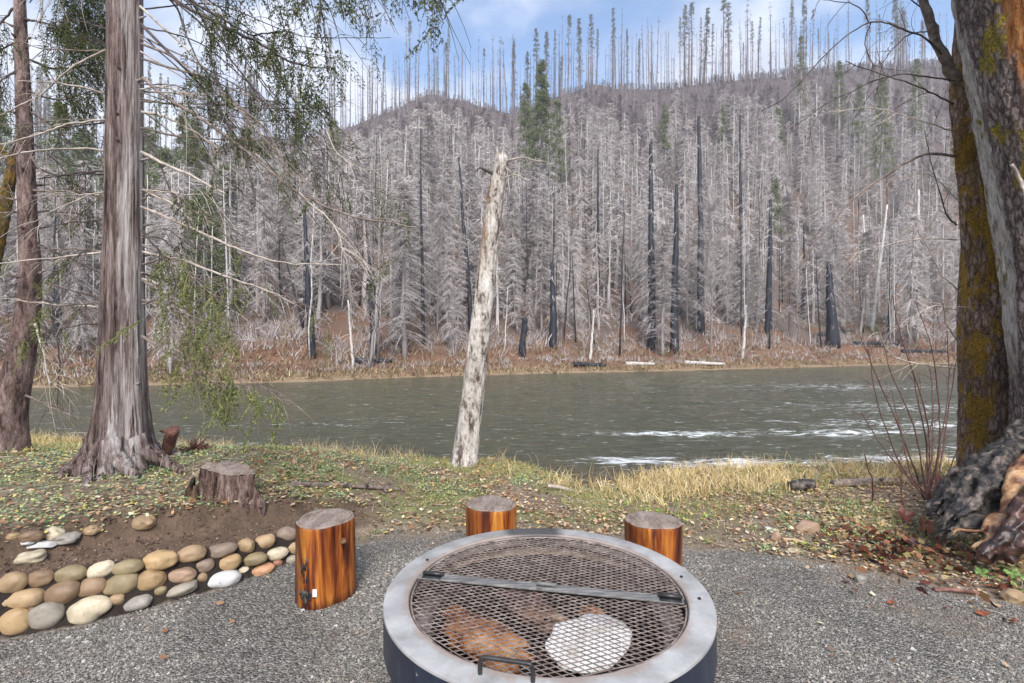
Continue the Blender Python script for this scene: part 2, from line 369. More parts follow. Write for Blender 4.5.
mm = N('charred_bark'); vv = mm.noise(mm.map((6, 6, .8)), 1.6, 6, .7); mm.col(mm.ramp(vv, [(.35, (.006, .007, .012)), (.58, (.016, .019, .032)), (.64, (.14, .12, .115)), (.8, (.3, .27, .25))])); mm.b.inputs['Roughness'].default_value = .6
M_char = mm.m
M_pale = simple('pale_bark', [(.35, (.30, .27, .25)), (.5, (.55, .52, .49)), (.7, (.68, .65, .61))], 4, (4, 4, 1), .8, .2)

def alder(H, nb, seed, tr_r=.07):
    """slender bare broadleaf: forked stem and fine upswept twigs"""
    g = np.random.default_rng(seed); tr = MB(); cr = MB(); n = 12; zz = np.linspace(0, H, n); bend = np.cumsum(g.normal(0, .09, (n, 2)), 0)
    P = np.stack([bend[:, 0], bend[:, 1], zz - .3*(zz == 0)], 1); tr.add(*tube(P, tr_r*(1-zz/H)**.7 + .012, 6))
    for k in range(nb):
        t = .2+.78*g.random(); az = g.random()*6.28; h = np.array([math.cos(az), math.sin(az), 0]); l_ = H*(.10+.14*g.random())*(1.25-t); b = np.array([np.interp(t*H, zz, P[:, c]) for c in range(3)])
        s = np.linspace(0, 1, 6)[:, None]; B = b + h*l_*s*.75 + np.array([0, 0, 1.])*l_*(.8*s - .25*s**2) + np.cumsum(g.normal(0, .03, (6, 3)), 0)*l_
        cr.add(*tube(B, np.linspace(.022, .006, 6), 3, cap=False)); m_ = 26; i_ = g.integers(1, 6, m_)
        d = unit(h*.6 + g.normal(0, .55, (m_, 3)) + [0, 0, .5]); cr.add(*blades(B[i_], d, .25+.7*g.random(m_), .012+.012*g.random(m_), tip=.3))
    return tr, cr
M_scrub = rmat('scrub_twig', [(0, (.12, .095, .095)), (.5, (.24, .20, .20)), (1, (.42, .37, .37))])
PROTO = []
for q in range(11):
    H = 12.0
    if q < 7: tr, cr = dead_conifer(H, [1.3, 1.7, 1.0, 1.5, .9, 1.5, 1.1][q], [170, 180, 150, 150, 150, 190, 90][q], [40, 40, 40, 36, 36, 40, 22][q], 100+q, trunk_r=[.12, .14, .10, .13, .08, .14, .10][q], twl=[.42, .5, .4, .6, .4, .5, .4][q], droop=[.1, .38, .22, .45, .05, .3, .2][q], tww=.021)
    elif q < 10: tr, cr = alder(H, [60, 80, 46][q-7], 130+q)
    else: tr, cr = dead_conifer(H, .7, 46, 9, 140, trunk_r=.11, twl=.35, tww=.02)
    PROTO.append((tr.build('trunk', M_gtrunk), cr.build('crown', M_twig, smooth=False)))
def place_tree(name, pro, x, y, h, label, cat, group, rz=None, wid=1.0, lean=(0, 0), base_h=12.0, first=[None], zoff=-.15):
    r = empty(name, (x, y, gz(x, y) + zoff), label, cat, group)
    s = h/base_h; r.scale = (s*wid, s*wid, s); r.rotation_euler = (lean[0], lean[1], random.random()*6.28 if rz is None else rz)
    for p in pro:
        if p is None: continue
        c = p.copy(); COL.objects.link(c); c.parent = r
        c.name = p.name.split('.')[0]
    return r
def ridge_py(px): return float(np.interp(px, RPX, RPY))
cnt = 0; tries = 0
LAB = 'grey bare fire-killed conifer with drooping twigs in the dense dead stand across the river'
while cnt < 285 and tries < 6000:
    tries += 1
    px = random.uniform(-50, 1070); fd = 1.2 + 46*random.random()**1.05
    # distance from far shore measured in depth
    Y = 40.0
    for _ in range(6): Y = float(shore((px-512)/FPX*Y)) + fd
    x = (px-512)/FPX*Y
    h = random.uniform(8.5, 15.5)*(1 if random.random() < .8 else .6)
    top = HOR - (gz(x, Y) + h - CZ)/Y*FPX; lim = ridge_py(px) + 12 + 40*random.random()
    if top < lim:
        h = (CZ + (HOR-lim)/FPX*Y) - gz(x, Y)
        if h < 5: continue
    if fd < 7 and random.random() < .45: continue
    pr = PROTO[random.choice([0, 1, 2, 3, 4, 5, 6, 0, 1, 3, 5, 7, 8, 9, 7, 10])]
    place_tree('dead_conifer', pr, x, Y, h, LAB, 'dead tree', 'fire-killed conifers across the river', wid=random.uniform(.7, 1.3), lean=(random.gauss(0, .035), random.gauss(0, .05)))
    cnt += 1
# rest of the hillside: countless smaller dead trees, one object
def far_tree_arrays(seed, H, rmax, nb, tw, tww):
    tr, cr = dead_conifer(H, rmax, nb, tw, seed, trunk_r=.13, tww=tww, twl=.8 if H < 20 else .8)
    V = np.concatenate(tr.V + cr.V); F = tr.F + [f_ + tr.n for f_ in cr.F]
    return V, [f_ for f_ in F if f_.shape[1] == 4], [f_ for f_ in F if f_.shape[1] == 3]
FT = []
for q in range(5):
    V, F4, F3 = far_tree_arrays(300+q, 9.0, 1.2+.3*(q % 3), 46, 15, .05); FT.append((V, np.concatenate(F4), np.concatenate(F3)))
def mass(name, n, fd0, fd1, h0, h1, mat, ymax=152, pr0=-80, pr1=1100, p=.7, over=0):
    mb = MB()
    for _ in range(n):
        px = random.uniform(pr0, pr1); Y = 60.0; fd = fd0 + (fd1-fd0)*random.random()**p
        for _ in range(6): Y = float(shore((px-512)/FPX*Y)) + fd
        Y = min(Y, ymax - random.random()*4)
        x = (px-512)/FPX*Y; h = random.uniform(h0, h1); zb = gz(x, Y)
        top = HOR - (zb + h - CZ)/Y*FPX; lim = ridge_py(px) - over + 14*random.random()
        if top < lim: h = max(2.0, (CZ + (HOR-lim)/FPX*Y) - zb)
        V, F4, F3 = FT[random.randrange(5)]; s = h/9.0; a_ = random.random()*6.28; w = s*random.uniform(.8, 1.3)
        ca, sa = math.cos(a_)*w, math.sin(a_)*w
        V2 = np.stack([V[:, 0]*ca - V[:, 1]*sa + x, V[:, 0]*sa + V[:, 1]*ca + Y, V[:, 2]*s + zb - .2], 1)
        mb.add(V2, F4, F3)
    o = mb.build(name, mat, smooth=False)
    return o
o = mass('dead_forest', 1050, 9, 66, 6, 12, M_twig, p=.95)
tag(o, 'far-off grey dead conifers massed on the middle slope behind the nearer dead trees', 'dead forest', kind='stuff')
o = mass('burnt_forest', 2400, 52, 125, 3, 7, M_brown, p=.8, over=1)
tag(o, 'purple-brown burnt young trees covering the upper slope below the ridge line', 'burnt forest', kind='stuff')

for nm_, n_p, mt_, lab_, r_p in (('dark_poles', 190, M_char, 'thin blackened poles scattered through the dead stand across the river', .07), ('pale_poles', 260, M_pale, 'thin pale bare poles scattered through the dead stand across the river', .05)):
    mb = MB()
    for _ in range(n_p):
        px = random.uniform(-40, 1060); fd = 3 + 45*random.random(); Y = 40.0
        for _i in range(6): Y = float(shore((px-512)/FPX*Y)) + fd
        x = (px-512)/FPX*Y; zb = gz(x, Y); h = random.uniform(5, 15); top = HOR - (zb+h-CZ)/Y*FPX; lim = ridge_py(px) + 18
        if top < lim: h = max(2, CZ + (HOR-lim)/FPX*Y - zb)
        t = np.linspace(0, 1, 6)[:, None]; mb.add(*tube(np.array([x, Y, zb-.2]) + t*np.array([random.gauss(0, .4), 0, h]) + rng.normal(0, .03, (6, 3)), np.linspace(r_p*1.3, r_p*.4, 6), 5))
    tag(mb.build(nm_, mt_), lab_, 'poles', kind='stuff')
o = mass('burnt_scrub', 2800, 62, 116, 3, 6, M_scrub, p=1.1, over=9)
tag(o, 'low purple-brown burnt scrub just below the ridge line', 'burnt scrub', kind='stuff')
# charred and other distinctive trees, placed by where their base stands
def far_base(px, fd):
    Y = 40.0
    for _ in range(8): Y = float(shore((px-512)/FPX*Y)) + fd
    return (px-512)/FPX*Y, Y
def charred(px, fd, ytop, wpx, leanpx, label, shag=40, top_w=.35, name='charred_snag', cat='charred tree', green=None, trunkmat=None, twm=None):
    x, Y = far_base(px, fd); zb = gz(x, Y); H = (CZ + (HOR-ytop)/FPX*Y) - zb; r0 = wpx/2/FPX*Y
    e = empty(name, (x, Y, zb), label, cat)
    g = np.random.default_rng(int(px*7+fd)); n = 20; t = np.linspace(0, 1, n)
    P = np.stack([leanpx/FPX*Y*t + np.cumsum(g.normal(0, .02, n)), np.cumsum(g.normal(0, .02, n)), t*H - .3*(t == 0)], 1)
    mb = MB(); mb.add(*tube(P, r0*((1-t)*(1-top_w)+top_w), 10, disp=lambda th, i_, P_: .12*fbm(th*2, P_[:, 2:3]*1.5, px, 3))); mb.build('trunk', trunkmat or M_char, e)
    if shag:
        cr = MB()
        for k in range(shag):
            tt = .1+.9*g.random(); a_ = g.random()*6.28; l_ = (.3+1.3*g.random())*(1.2-tt*.6); b = np.array([np.interp(tt, t, P[:, c]) for c in range(3)])
            s = np.linspace(0, 1, 4)[:, None]; h = np.array([math.cos(a_), math.sin(a_), 0]); B = b + h*l_*s + np.array([0, 0, -1.])*(.45*s**1.6)*l_
            cr.add(*tube(B, np.linspace(.03, .01, 4), 3, cap=False)); m_ = 8
            bb = B[g.integers(1, 4, m_)]; cr.add(*blades(bb, unit(h*.4 + g.normal(0, .5, (m_, 3)) + [0, 0, -.7]), .3+.5*g.random(m_), np.full(m_, .03)))
        cr.build('branches', twm or M_twig, e, smooth=False)
    if green:
        low, rmax, nb = green; rmax *= 1.45; nb = int(nb*1.7); fo = foliage_clumps(H, rmax, nb, int(px), low=low, ls=.30)
        for i_ in range(len(fo.V)):
            v = fo.V[i_]; v[:, 0] += np.interp(v[:, 2]/H, t, P[:, 0]); 
        fo.build('foliage', M_green, e, smooth=False)
    return e
charred(312, 4, 205, 8, -6, 'blue-black charred trunk, leftmost of the thick ones seen right of the big cedar')
charred(374, 4, 240, 6, -4, 'slim charred trunk standing above the pale grass strip, left of the leaning snag', 30)
charred(400, 9, 195, 4, 0, 'short black trunk with a forked neighbour high on the slope left of the leaning snag', 20)
charred(423, 6, 130, 4, -2, 'very thin tall dark trunk left of the near leaning white snag', 50)
charred(472, 8, 158, 5, -14, 'dark trunk tilting left, just behind and left of the near white snag', 50)
charred(523, 3, 318, 7, 0, 'stubby black stump remnant just right of the near white snag', 0, .8, 'charred_stump', 'charred stump')
charred(553, 4, 262, 9, -3, 'thick black trunk in front of the tall green conifer', 12)
charred(652, 5, 140, 9, -1, 'shaggy black and grey charred trunk, left of the trio at mid picture', 110)
charred(675, 4, 185, 9, 2, 'smooth solid blue-black charred trunk, middle of the trio right of centre', 18)
charred(701, 7, 118, 8, -4, 'tallest charred trunk of the trio right of centre, knobbly black upper half', 60)
charred(768, 7, 200, 7, 2, 'charred trunk with a pale collar halfway up, right of the trio', 50)
charred(833, 5, 262, 13, -4, 'broad black leaning charred snag wrapped in pale fallen branches', 40, .3)
charred(80, 5, 285, 6, 0, 'dark charred trunk seen between the two near left trees, right one of a pair', 12)
charred(58, 7, 270, 6, 0, 'dark charred trunk seen between the two near left trees, left one of a pair', 12)
charred(803, 12, 225, 4, 1, 'thin blackened pole on the slope left of the broad leaning snag', 30)
charred(598, 14, 150, 4, 0, 'thin dark pole high on the slope, between green conifer and charred trio', 40)
charred(740, 20, 110, 4, 0, 'thin dark pole high on the slope right of the charred trio', 40)
charred(915, 6, 190, 5, 3, 'pale straight white-barked trunk near the mossy maple', 40, .4, 'pale_snag', 'dead tree', trunkmat=M_pale)
charred(868, 10, 215, 4, -6, 'left of two pale poles crossing on the rusty slope', 14, .4, 'pale_snag', 'dead tree', trunkmat=M_pale)
charred(872, 9, 205, 4, 14, 'right of two pale poles crossing on the rusty slope', 14, .4, 'pale_snag', 'dead tree', trunkmat=M_pale)
charred(590, 2.5, 310, 3, 4, 'short pale leaning pole standing close to far waterline, right of centre', 0, .5, 'pale_snag', 'dead tree', trunkmat=M_pale)
charred(353, 2.0, 300, 3, -8, 'short pale pole leaning left close to the far waterline', 6, .5, 'pale_snag', 'dead tree', trunkmat=M_pale)
charred(742, 2.0, 305, 3, 3, 'slim pale pole by the red brush at the far waterline', 8, .5, 'pale_snag', 'dead tree', trunkmat=M_pale)
GREEN = [(541, 26, 62, 4, 'tall green conifer rising above the ridge line right of the near white snag', (.36, 2.5, 150)),
 (527, 36, 84, 3, 'green conifer just left of the tall ridge-crossing one, slightly shorter', (.3, 2.1, 80)),
 (556, 34, 100, 3, 'shorter olive conifer just right of the tall ridge-crossing one', (.3, 1.9, 60)),
 (115, 18, 150, 4, 'green conifer hidden mostly behind the big cedar trunk', (.2, 2.6, 90)),
 (205, 10, 190, 3, 'green conifer low on the slope behind the hanging cedar sprays', (.2, 2.6, 80)),
 (350, 30, 168, 3, 'thin olive conifer on mid slope left of the near white snag', (.2, 1.7, 40)),
 (664, 40, 105, 3, 'small yellow-green conifer on the upper slope right of centre', (.2, 1.5, 50)),
 (722, 48, 105, 3, 'faint green young conifer on the upper slope above the charred trio', (.2, 1.4, 34)),
 (800, 60, 38, 4, 'green conifer crossing the ridge line toward the right', (.2, 1.9, 80)),
 (778, 50, 108, 3, 'olive conifer just below the ridge, left of the ridge-crossing green one', (.2, 1.5, 50)),
 (838, 52, 62, 3, 'green conifer on the upper slope behind the arching bare maple twigs', (.2, 1.9, 70)),
 (880, 34, 78, 4, 'broad green conifer on the upper right slope near the maple trunk', (.25, 2.6, 120)),
 (915, 44, 60, 4, 'green conifer half hidden behind the bare maple twigs', (.25, 2.2, 90)),
 (775, 20, 180, 3, 'low green sapling among grey dead trees right of the charred trio', (.3, 1.3, 30)),
 (432, 40, 118, 3, 'yellowish thin conifer below the first ridge bump', (.2, 1.9, 40)),
 (335, 46, 120, 3, 'green conifer below the left end of the ridge', (.2, 1.8, 60)),
 (300, 34, 128, 3, 'olive conifer on slope seen through the cedar branches, nearest the ridge end', (.2, 2.2, 70)),
 (262, 26, 140, 4, 'green conifer seen through the middle of the cedar branches', (.2, 2.5, 110)),
 (228, 20, 165, 4, 'bluish green conifer on the slope right of the big cedar trunk', (.2, 2.2, 100)),
 (195, 28, 120, 4, 'dense green conifer directly right of the big cedar trunk', (.2, 2.6, 110)),
 (165, 22, 150, 4, 'green conifer hugging the right edge of the big cedar trunk', (.2, 2.2, 90)),
 (85, 22, 130, 4, 'dark green conifer across the river between the two near left trees', (.2, 2.4, 100)),
 (60, 30, 105, 4, 'tall green conifer across the river right of the slim left tree', (.2, 2.4, 90)),
 (0, 26, 110, 4, 'green conifer across the river at the left picture edge', (.2, 2.4, 90)),
 (575, 55, 150, 3, 'small olive conifer on the slope under the main ridge bump', (.2, 1.4, 26)),
 (186, 36, 112, 3, 'tall green conifer standing farther up the slope behind the cedar branches', (.15, 2.4, 90)),
 (246, 36, 128, 3, 'second tall conifer up the slope behind the cedar branches, olive green', (.15, 2.3, 80)),
 (212, 14, 205, 3, 'low bluish green sapling conifer on the lower slope right of the cedar trunk', (.15, 2.2, 60)),
 (283, 22, 172, 3, 'half-green scorched conifer left of the leftmost thick charred trunk', (.2, 2.0, 46)),
 (150, 30, 128, 3, 'green conifer partly hidden by the right edge of the cedar trunk', (.15, 2.2, 80)),
 (858, 44, 84, 3, 'thin green conifer between the arching maple twigs and the broad one', (.2, 2.0, 60)),
 (596, 44, 160, 3, 'thin pale green conifer between white snag and charred trio', (.2, 1.4, 24)),
]
for px, fd, yt, w, lab, gspec in GREEN:
    charred(px, fd, yt, w, 0, lab, 40, .15, 'green_conifer', 'conifer', gspec, trunkmat=M_gtrunk)

# ridge-line poles
M_rgreen = rmat('ridge_needles', [(0, (.09, .10, .06)), (.4, (.14, .155, .085)), (.75, (.19, .19, .12)), (1, (.26, .22, .16))])
RP = []
for q in range(5):
    tr, cr = dead_conifer(30.0, [1.2, .8, 1.6, 1.0, 1.3][q], [60, 30, 70, 44, 50][q], [7, 5, 8, 6, 7][q], 500+q, trunk_r=[.30, .24, .30, .26, .28][q], low=.15, twl=.8, tww=.09)
    fo = None
    tb = tr.build('trunk', M_gtrunk2 if False else M_brown); cb_ = cr.build('crown', M_brown, smooth=False)
    if q in (0, 2, 4): 
        fo = foliage_clumps(30.0, [2.4, 0, 2.0, 0, 2.6][q], [46, 0, 70, 0, 24][q], 540+q, low=[.5, 0, .2, 0, .8][q], ls=.55, k=34).build('foliage', M_rgreen, smooth=False)
    RP.append((tb, cb_, fo))
RT = []; last_root = [None]
def ridge_tree(px, ytop, q, lab, grp, wid=1.0):
    Y = 149 + random.uniform(-3, 1.0); x = (px-512)/FPX*Y; h = (CZ + (HOR-ytop)/FPX*Y) - gz(x, Y)
    last_root[0] = place_tree('ridge_conifer', RP[q], x, Y, h, lab, 'ridge tree', grp, base_h=30.0, wid=wid, lean=(0, random.gauss(0, .025)), zoff=-.4)
G = 'tall thin trees along the ridge line'
big = [(528, 50, 2), (536, 28, 0), (546, 32, 2), (560, 55, 2), (568, 14, 4), (579, 18, 2), (592, 15, 0), (612, 25, 3), (651, 22, 3), (684, 5, 0), (691, 2, 4), (703, 8, 2), (722, -2, 4), (728, 3, 0), (746, 0, 3), (770, 2, 1), (785, 15, 3), (500, 36, 1), (507, 38, 1), (514, 35, 3), (446, 42, 4), (416, 45, 4), (430, 60, 3), (378, 55, 1), (372, 50, 3), (363, 55, 1), (866, 0, 0), (893, -5, 2), (906, 10, 0), (920, 20, 2)]
for px, yt, q in big:
    ridge_tree(px, yt, q, None, G, 1.25)
    RT.append((px, q, COL.objects[-1] if False else last_root[0]))
clump = [random.uniform(0, 950) for _ in range(34)]
for k in range(165):
    px = random.uniform(-5, 950) if k % 2 else random.choice(clump) + random.gauss(0, 9)
    if px > 950: continue
    yt = ridge_py(px) - random.triangular(28, 96, 60)*(1.0 if px > 340 else 1.15); q = random.choice([1, 3, 1, 3, 2, 0, 4, 1, 3] if px > 340 else [2, 0, 1, 3, 2])
    if 440 < px < 500 and random.random() < .3: continue
    ridge_tree(px, max(yt, -20), q, None, G, random.uniform(.6, 1.0))
    if q in (0, 2, 4): RT.append((px, q, last_root[0]))
for o in COL.objects:
    if o.name.startswith('ridge_conifer'):
        o['label'] = 'tall thin fire-stripped tree standing on the ridge line against the sky'
        o['group'] = G
RT.sort(key=lambda a: a[0])
ONE = ['first', 'second', 'third', 'fourth', 'fifth', 'sixth', 'seventh', 'eighth', 'ninth', 'tenth', 'eleventh', 'twelfth', 'thirteenth', 'fourteenth', 'fifteenth', 'sixteenth', 'seventeenth', 'eighteenth', 'nineteenth', 'twentieth', 'twenty-first', 'twenty-second', 'twenty-third', 'twenty-fourth', 'twenty-fifth', 'twenty-sixth', 'twenty-seventh', 'twenty-eighth', 'twenty-ninth', 'thirtieth', 'thirty-first', 'thirty-second', 'thirty-third', 'thirty-fourth', 'thirty-fifth']
def onth(i):
    if i < 19: return ONE[i]
    t_ = ['twent', 'thirt', 'fort', 'fift', 'sixt', 'sevent'][(i+1)//10-2]; u_ = (i+1) % 10
    return t_ + ('ieth' if u_ == 0 else 'y-' + ONE[u_-1])
for qs, kind_ in (((0,), 'half-green topped tree on the ridge line'), ((2,), 'thinly green-clothed tree on the ridge line'), ((4,), 'small green-tufted tree on the ridge line'), ((1, 3), 'thick bare pole on the ridge line')):
    for i_, (px, _, r_) in enumerate([a for a in RT if a[1] in qs]): r_['label'] = f'{kind_}, {onth(i_)} of its look from the left'
# far rank behind the ridge
mb = MB()
for _ in range(420):
    px = random.uniform(0, 980); Y = 158+random.random()*8; x = (px-512)/FPX*Y; zb = gz(x, Y); yt = ridge_py(px) - random.uniform(15, 60); h = CZ + (HOR-yt)/FPX*Y - zb
    t = np.linspace(0, 1, 4)[:, None]; P = np.array([x, Y, zb]) + t*np.array([random.gauss(0, .3), 0, h]); mb.add(*tube(P, np.linspace(.13, .03, 4), 4))
    n = 26; tt = .4+.6*rng.random(n); mb.add(*blades(np.array([x, Y, zb]) + tt[:, None]*[0, 0, h], unit(rng.normal(0, 1, (n, 3))+[0, 0, -.2]), .4+.8*rng.random(n), np.full(n, .08)))
tag(mb.build('distant_poles', M_brown, smooth=False), 'faint bare poles of the wood behind the ridge line', 'far wood', kind='stuff')
# remove the prototypes
for pr in PROTO + RP:
    for p in pr:
        if p: bpy.data.objects.remove(p)

# far bank undergrowth
mb = MB(); mb2 = MB(); mb3 = MB()
for k in range(6500):
    px = random.uniform(-60, 1080); fd = random.choice([random.uniform(.1, 2.5), random.uniform(.5, 7), random.uniform(2, 22)])
    x, Y = far_base(px, fd); zb = gz(x, Y); n = 9
    sz = random.uniform(.12, .45) if fd < 3 else random.uniform(.3, .9)
    D = unit(rng.normal(0, .55, (n, 3)) + [0, 0, 1.0]); b = np.array([x, Y, zb]) + rng.normal(0, .25, (n, 3))*[1, 1, .0]
    tgt = mb if (random.random() < (.62 if fd < 4 else .35) and fd < 11) else (mb2 if fd > 1.2 else mb3)
    if tgt is mb2:
        sz *= random.uniform(.7, 1.7)
        if fd < 6 and random.random() < .5: continue
    tgt.add(*blades(b, D, sz*(.5+.8*rng.random(n)), .05+.03*rng.random(n)))
tag(mb.build('red_brush', island_mat('red_brush_mat', [(0, (.12, .065, .045)), (.35, (.23, .12, .08)), (.6, (.30, .20, .12)), (.8, (.20, .20, .09)), (1, (.40, .33, .25))]), smooth=False), 'rusty red and orange brush along the far waterline', 'brush', kind='stuff')
tag(mb2.build('grey_brush', M_twig, smooth=False), 'pale grey bare brush under the dead trees on the far bank', 'brush', kind='stuff')
tag(mb3.build('shore_grass', island_mat('shore_grass_mat', [(0, (.2, .17, .07)), (.5, (.38, .29, .16)), (1, (.46, .37, .24))]), smooth=False), 'pale straw grass fringing the far waterline', 'grass', kind='stuff')
# driftwood on the far bank
DW = [(705, .9, 3.6, 6, 'long pale grey driftwood log lying by the far waterline right of centre', 0), (590, .8, 2.6, -8, 'dark driftwood log on the far waterline just right of the white snag', 1), (880, 4.0, 7, 20, 'long black fallen trunk sloping down the far bank behind the maple twigs', 1), (835, 8, 6, 35, 'charred fallen trunk lying up the rusty slope', 1), (372, 2.6, 2.6, -8, 'charred fallen log above the far waterline left of the white snag', 1), (925, 2.5, 6, -6, 'horizontal dark fallen log close behind the mossy maple', 1), (640, 1.2, 2.5, 10, 'small bleached log among the red brush right of centre', 0)]
for px, fd, ln, an, lab, dk in DW:
    x, Y = far_base(px, fd); n = 12; t = np.linspace(-.5, .5, n)
    X = x + t*ln*math.cos(R(an)); YY = Y + t*ln*.25; Z = ground(X, YY) + .14
    P = np.stack([X, YY, Z], 1); P[:, 2] = np.linspace(P[0, 2], P[-1, 2], n) + (0 if not dk else .1)
    mb = MB(); mb.add(*tube(P - [x, Y, gz(x, Y)], np.linspace(.20, .11, n), 8, disp=lambda th, i_, P_: .15*fbm(th, P_[:, 0:1]*2, px, 3)))
    for k in range(5):
        b = P[random.randrange(2, n-1)] - [x, Y, gz(x, Y)]; d = unit(rng.normal(0, 1, 3)+[0, 0, .7]); mb.add(*tube(np.array([b, b+d*.35, b+d*.6+[.1, 0, .05]]), [.05, .03, .01], 5))
    o = mb.build('fallen_log', M_char if dk else M_pale); o.location = (x, Y, gz(x, Y)); tag(o, lab, 'fallen log')
# ---------------------------------------------------------------- near trees
def bark_mat(name, stops, sx=14, sz=1.1, rough=.85, moss=None, mossamt=.55, bd=.03, extra=None, plates=0):
    m = N(name); v = m.map((sx, sx, sz)); f = m.rng_(m.noise(v, 1.0, 9, .72, .3), .33, .67, smooth=False); g2 = m.rng_(m.noise(m.map((sx*3, sx*3, sz*6)), 1.0, 5, .72), .3, .7, smooth=False)
    if plates:
        wv_ = m.nd('ShaderNodeVectorMath', operation='ADD'); m.l(m.map((plates, plates, plates*.32)), wv_.inputs[0]); nz_ = m.nd('ShaderNodeTexNoise'); m.l(m.map((9, 9, 4)), nz_.inputs['Vector']); nz_.inputs['Detail'].default_value = 4; m.l(nz_.outputs['Color'], wv_.inputs[1])
        vd = m.voro(wv_.outputs[0], 1.0, 'DISTANCE_TO_EDGE'); f = m.mix(.55, f, m.rng_(vd, .0, .28))
    c = m.ramp(m.mix(.35, f, g2), stops)
    big = m.noise(m.c, 1.3, 4, .6); c = m.mix(1.0, c, m.ramp(big, [(.35, (.75, .72, .72)), (.6, (1.1, 1.1, 1.1))]), 'MULTIPLY')
    if extra: c = extra(m, c)
    if moss:
        mn = m.noise(m.map((1, 1, .55)), 4.2, 7, .65); mk = m.rng_(mn, mossamt, mossamt+.06)
        c = m.mix(mk, c, m.ramp(g2, moss))
    m.col(c); m.bump(m.mix(.35, f, g2), .9, bd); m.b.inputs['Roughness'].default_value = rough; m.b.inputs['Specular IOR Level'].default_value = .25
    return m.m
def big_trunk(pts, rads, name, mat, parent, sides=96, step=.022, flare=None, ridges=.06, seed=0, origin=None, ridge_n=9, rough_amt=.03):
    P0 = np.asarray(pts, float); Lg = np.linalg.norm(np.diff(P0, axis=0), axis=1).sum(); n = max(8, int(Lg/step))
    P = smooth_path(P0, n); tt = np.linspace(0, 1, n); rr = np.interp(tt, np.linspace(0, 1, len(rads)), rads)
    hz = P[:, 2] - P[0, 2]
    def disp(th, i_, P_):
        h = hz[:, None]; cx, sx_ = np.cos(th), np.sin(th)
        k = ridge_n/2.0
        d = ridges*(1-np.abs(fbm(cx*k+seed, sx_*k, h*.9, 4))*1.6)*.6 + rough_amt*fbm(cx*k*3, sx_*k*3, h*7+seed, 3)
        if flare:
            A, hf, lobes = flare; e = np.exp(-h/hf)
            lb = .5+.5*np.cos(th*lobes + seed + 1.1*np.sin(th*2+seed)); d = d + A*e*(.35+1.3*lb**2) + .10*np.exp(-h/(hf*3))*np.cos(th*lobes+seed)
        return d
    mb = MB(); mb.add(*tube(P, rr, sides, disp=disp)); return mb.build(name, mat, parent, origin=origin), P, rr
def knots_on(P, rr, n, seed, mat, root):
    g = np.random.default_rng(seed)
    for _ in range(n):
        mb = MB()
        i_ = g.integers(int(len(P)*.25), len(P)-2); a_ = g.random()*6.28; d = np.array([math.cos(a_), math.sin(a_), .15]); b = P[i_] + d*rr[i_]*.9
        mb.add(*tube(np.array([b-d*.02, b+d*.02, b+d*(.03+.07*g.random())+[0, 0, .01]]), [.02, .011, .004], 7)); mb.build('branch_stub', mat, root)
def fix_children(root):
    # parts were built in world coordinates: bring them into the thing's frame
    loc = np.array(root.location)
    for o in list(COL.objects):
        if o.parent == root and o.type == 'MESH' and not o.get('_f'):
            co_ = np.empty(len(o.data.vertices)*3, np.float32); o.data.vertices.foreach_get('co', co_); co_ = co_.reshape(-1, 3) - loc.astype(np.float32); o.data.vertices.foreach_set('co', co_.ravel()); o.data.update(); o['_f'] = 1
            for c in COL.objects:
                if c.parent == o and not c.get('_f'):
                    q = np.empty(len(c.data.vertices)*3, np.float32); c.data.vertices.foreach_get('co', q); q = q.reshape(-1, 3) - loc.astype(np.float32); c.data.vertices.foreach_set('co', q.ravel()); c.data.update(); c['_f'] = 1
def split_white(m, c):
    # streaky pale strip down the right side of the cedar trunk
    s_ = m.nd('ShaderNodeSeparateXYZ'); m.l(m.c, s_.inputs[0])
    w = m.math('ADD', s_.outputs['X'], m.math('MULTIPLY', m.math('SUBTRACT', m.noise(m.map((3, 3, .8)), 2.0, 5, .6), .5), .16))
    w = m.math('ADD', w, m.math('MULTIPLY', s_.outputs['Z'], -.018))
    k = m.math('MULTIPLY', m.rng_(w, .035, .06), m.rng_(w, .30, .2)); k = m.math('MULTIPLY', k, m.rng_(m.noise(m.map((26, 26, 1.2)), 1, 6, .7), .42, .5)); pale = m.ramp(m.noise(m.map((30, 30, 1.4)), 1, 6, .75), [(.38, (.15, .11, .10)), (.48, (.40, .35, .335)), (.6, (.60, .56, .545))])
    return m.mix(m.math('MULTIPLY', k, .85), c, pale)
M_cedar = bark_mat('cedar_bark', [(.25, (.025, .014, .012)), (.42, (.12, .082, .073)), (.6, (.25, .19, .172)), (.85, (.42, .35, .33))], 22, 1.1, extra=split_white, bd=.03)
M_fir = bark_mat('fir_bark', [(.25, (.04, .026, .022)), (.5, (.18, .12, .108)), (.8, (.34, .26, .235))], 18, 4.5, bd=.02, moss=[(.3, (.20, .15, .04)), (.7, (.42, .33, .12))], mossamt=.66)
M_maple = bark_mat('mossy_bark', [(.2, (.06, .036, .028)), (.5, (.25, .17, .135)), (.8, (.46, .36, .30))], 22, 10, plates=24, moss=[(.2, (.12, .078, .015)), (.55, (.34, .21, .035)), (.85, (.52, .28, .035))], mossamt=.50, bd=.03)
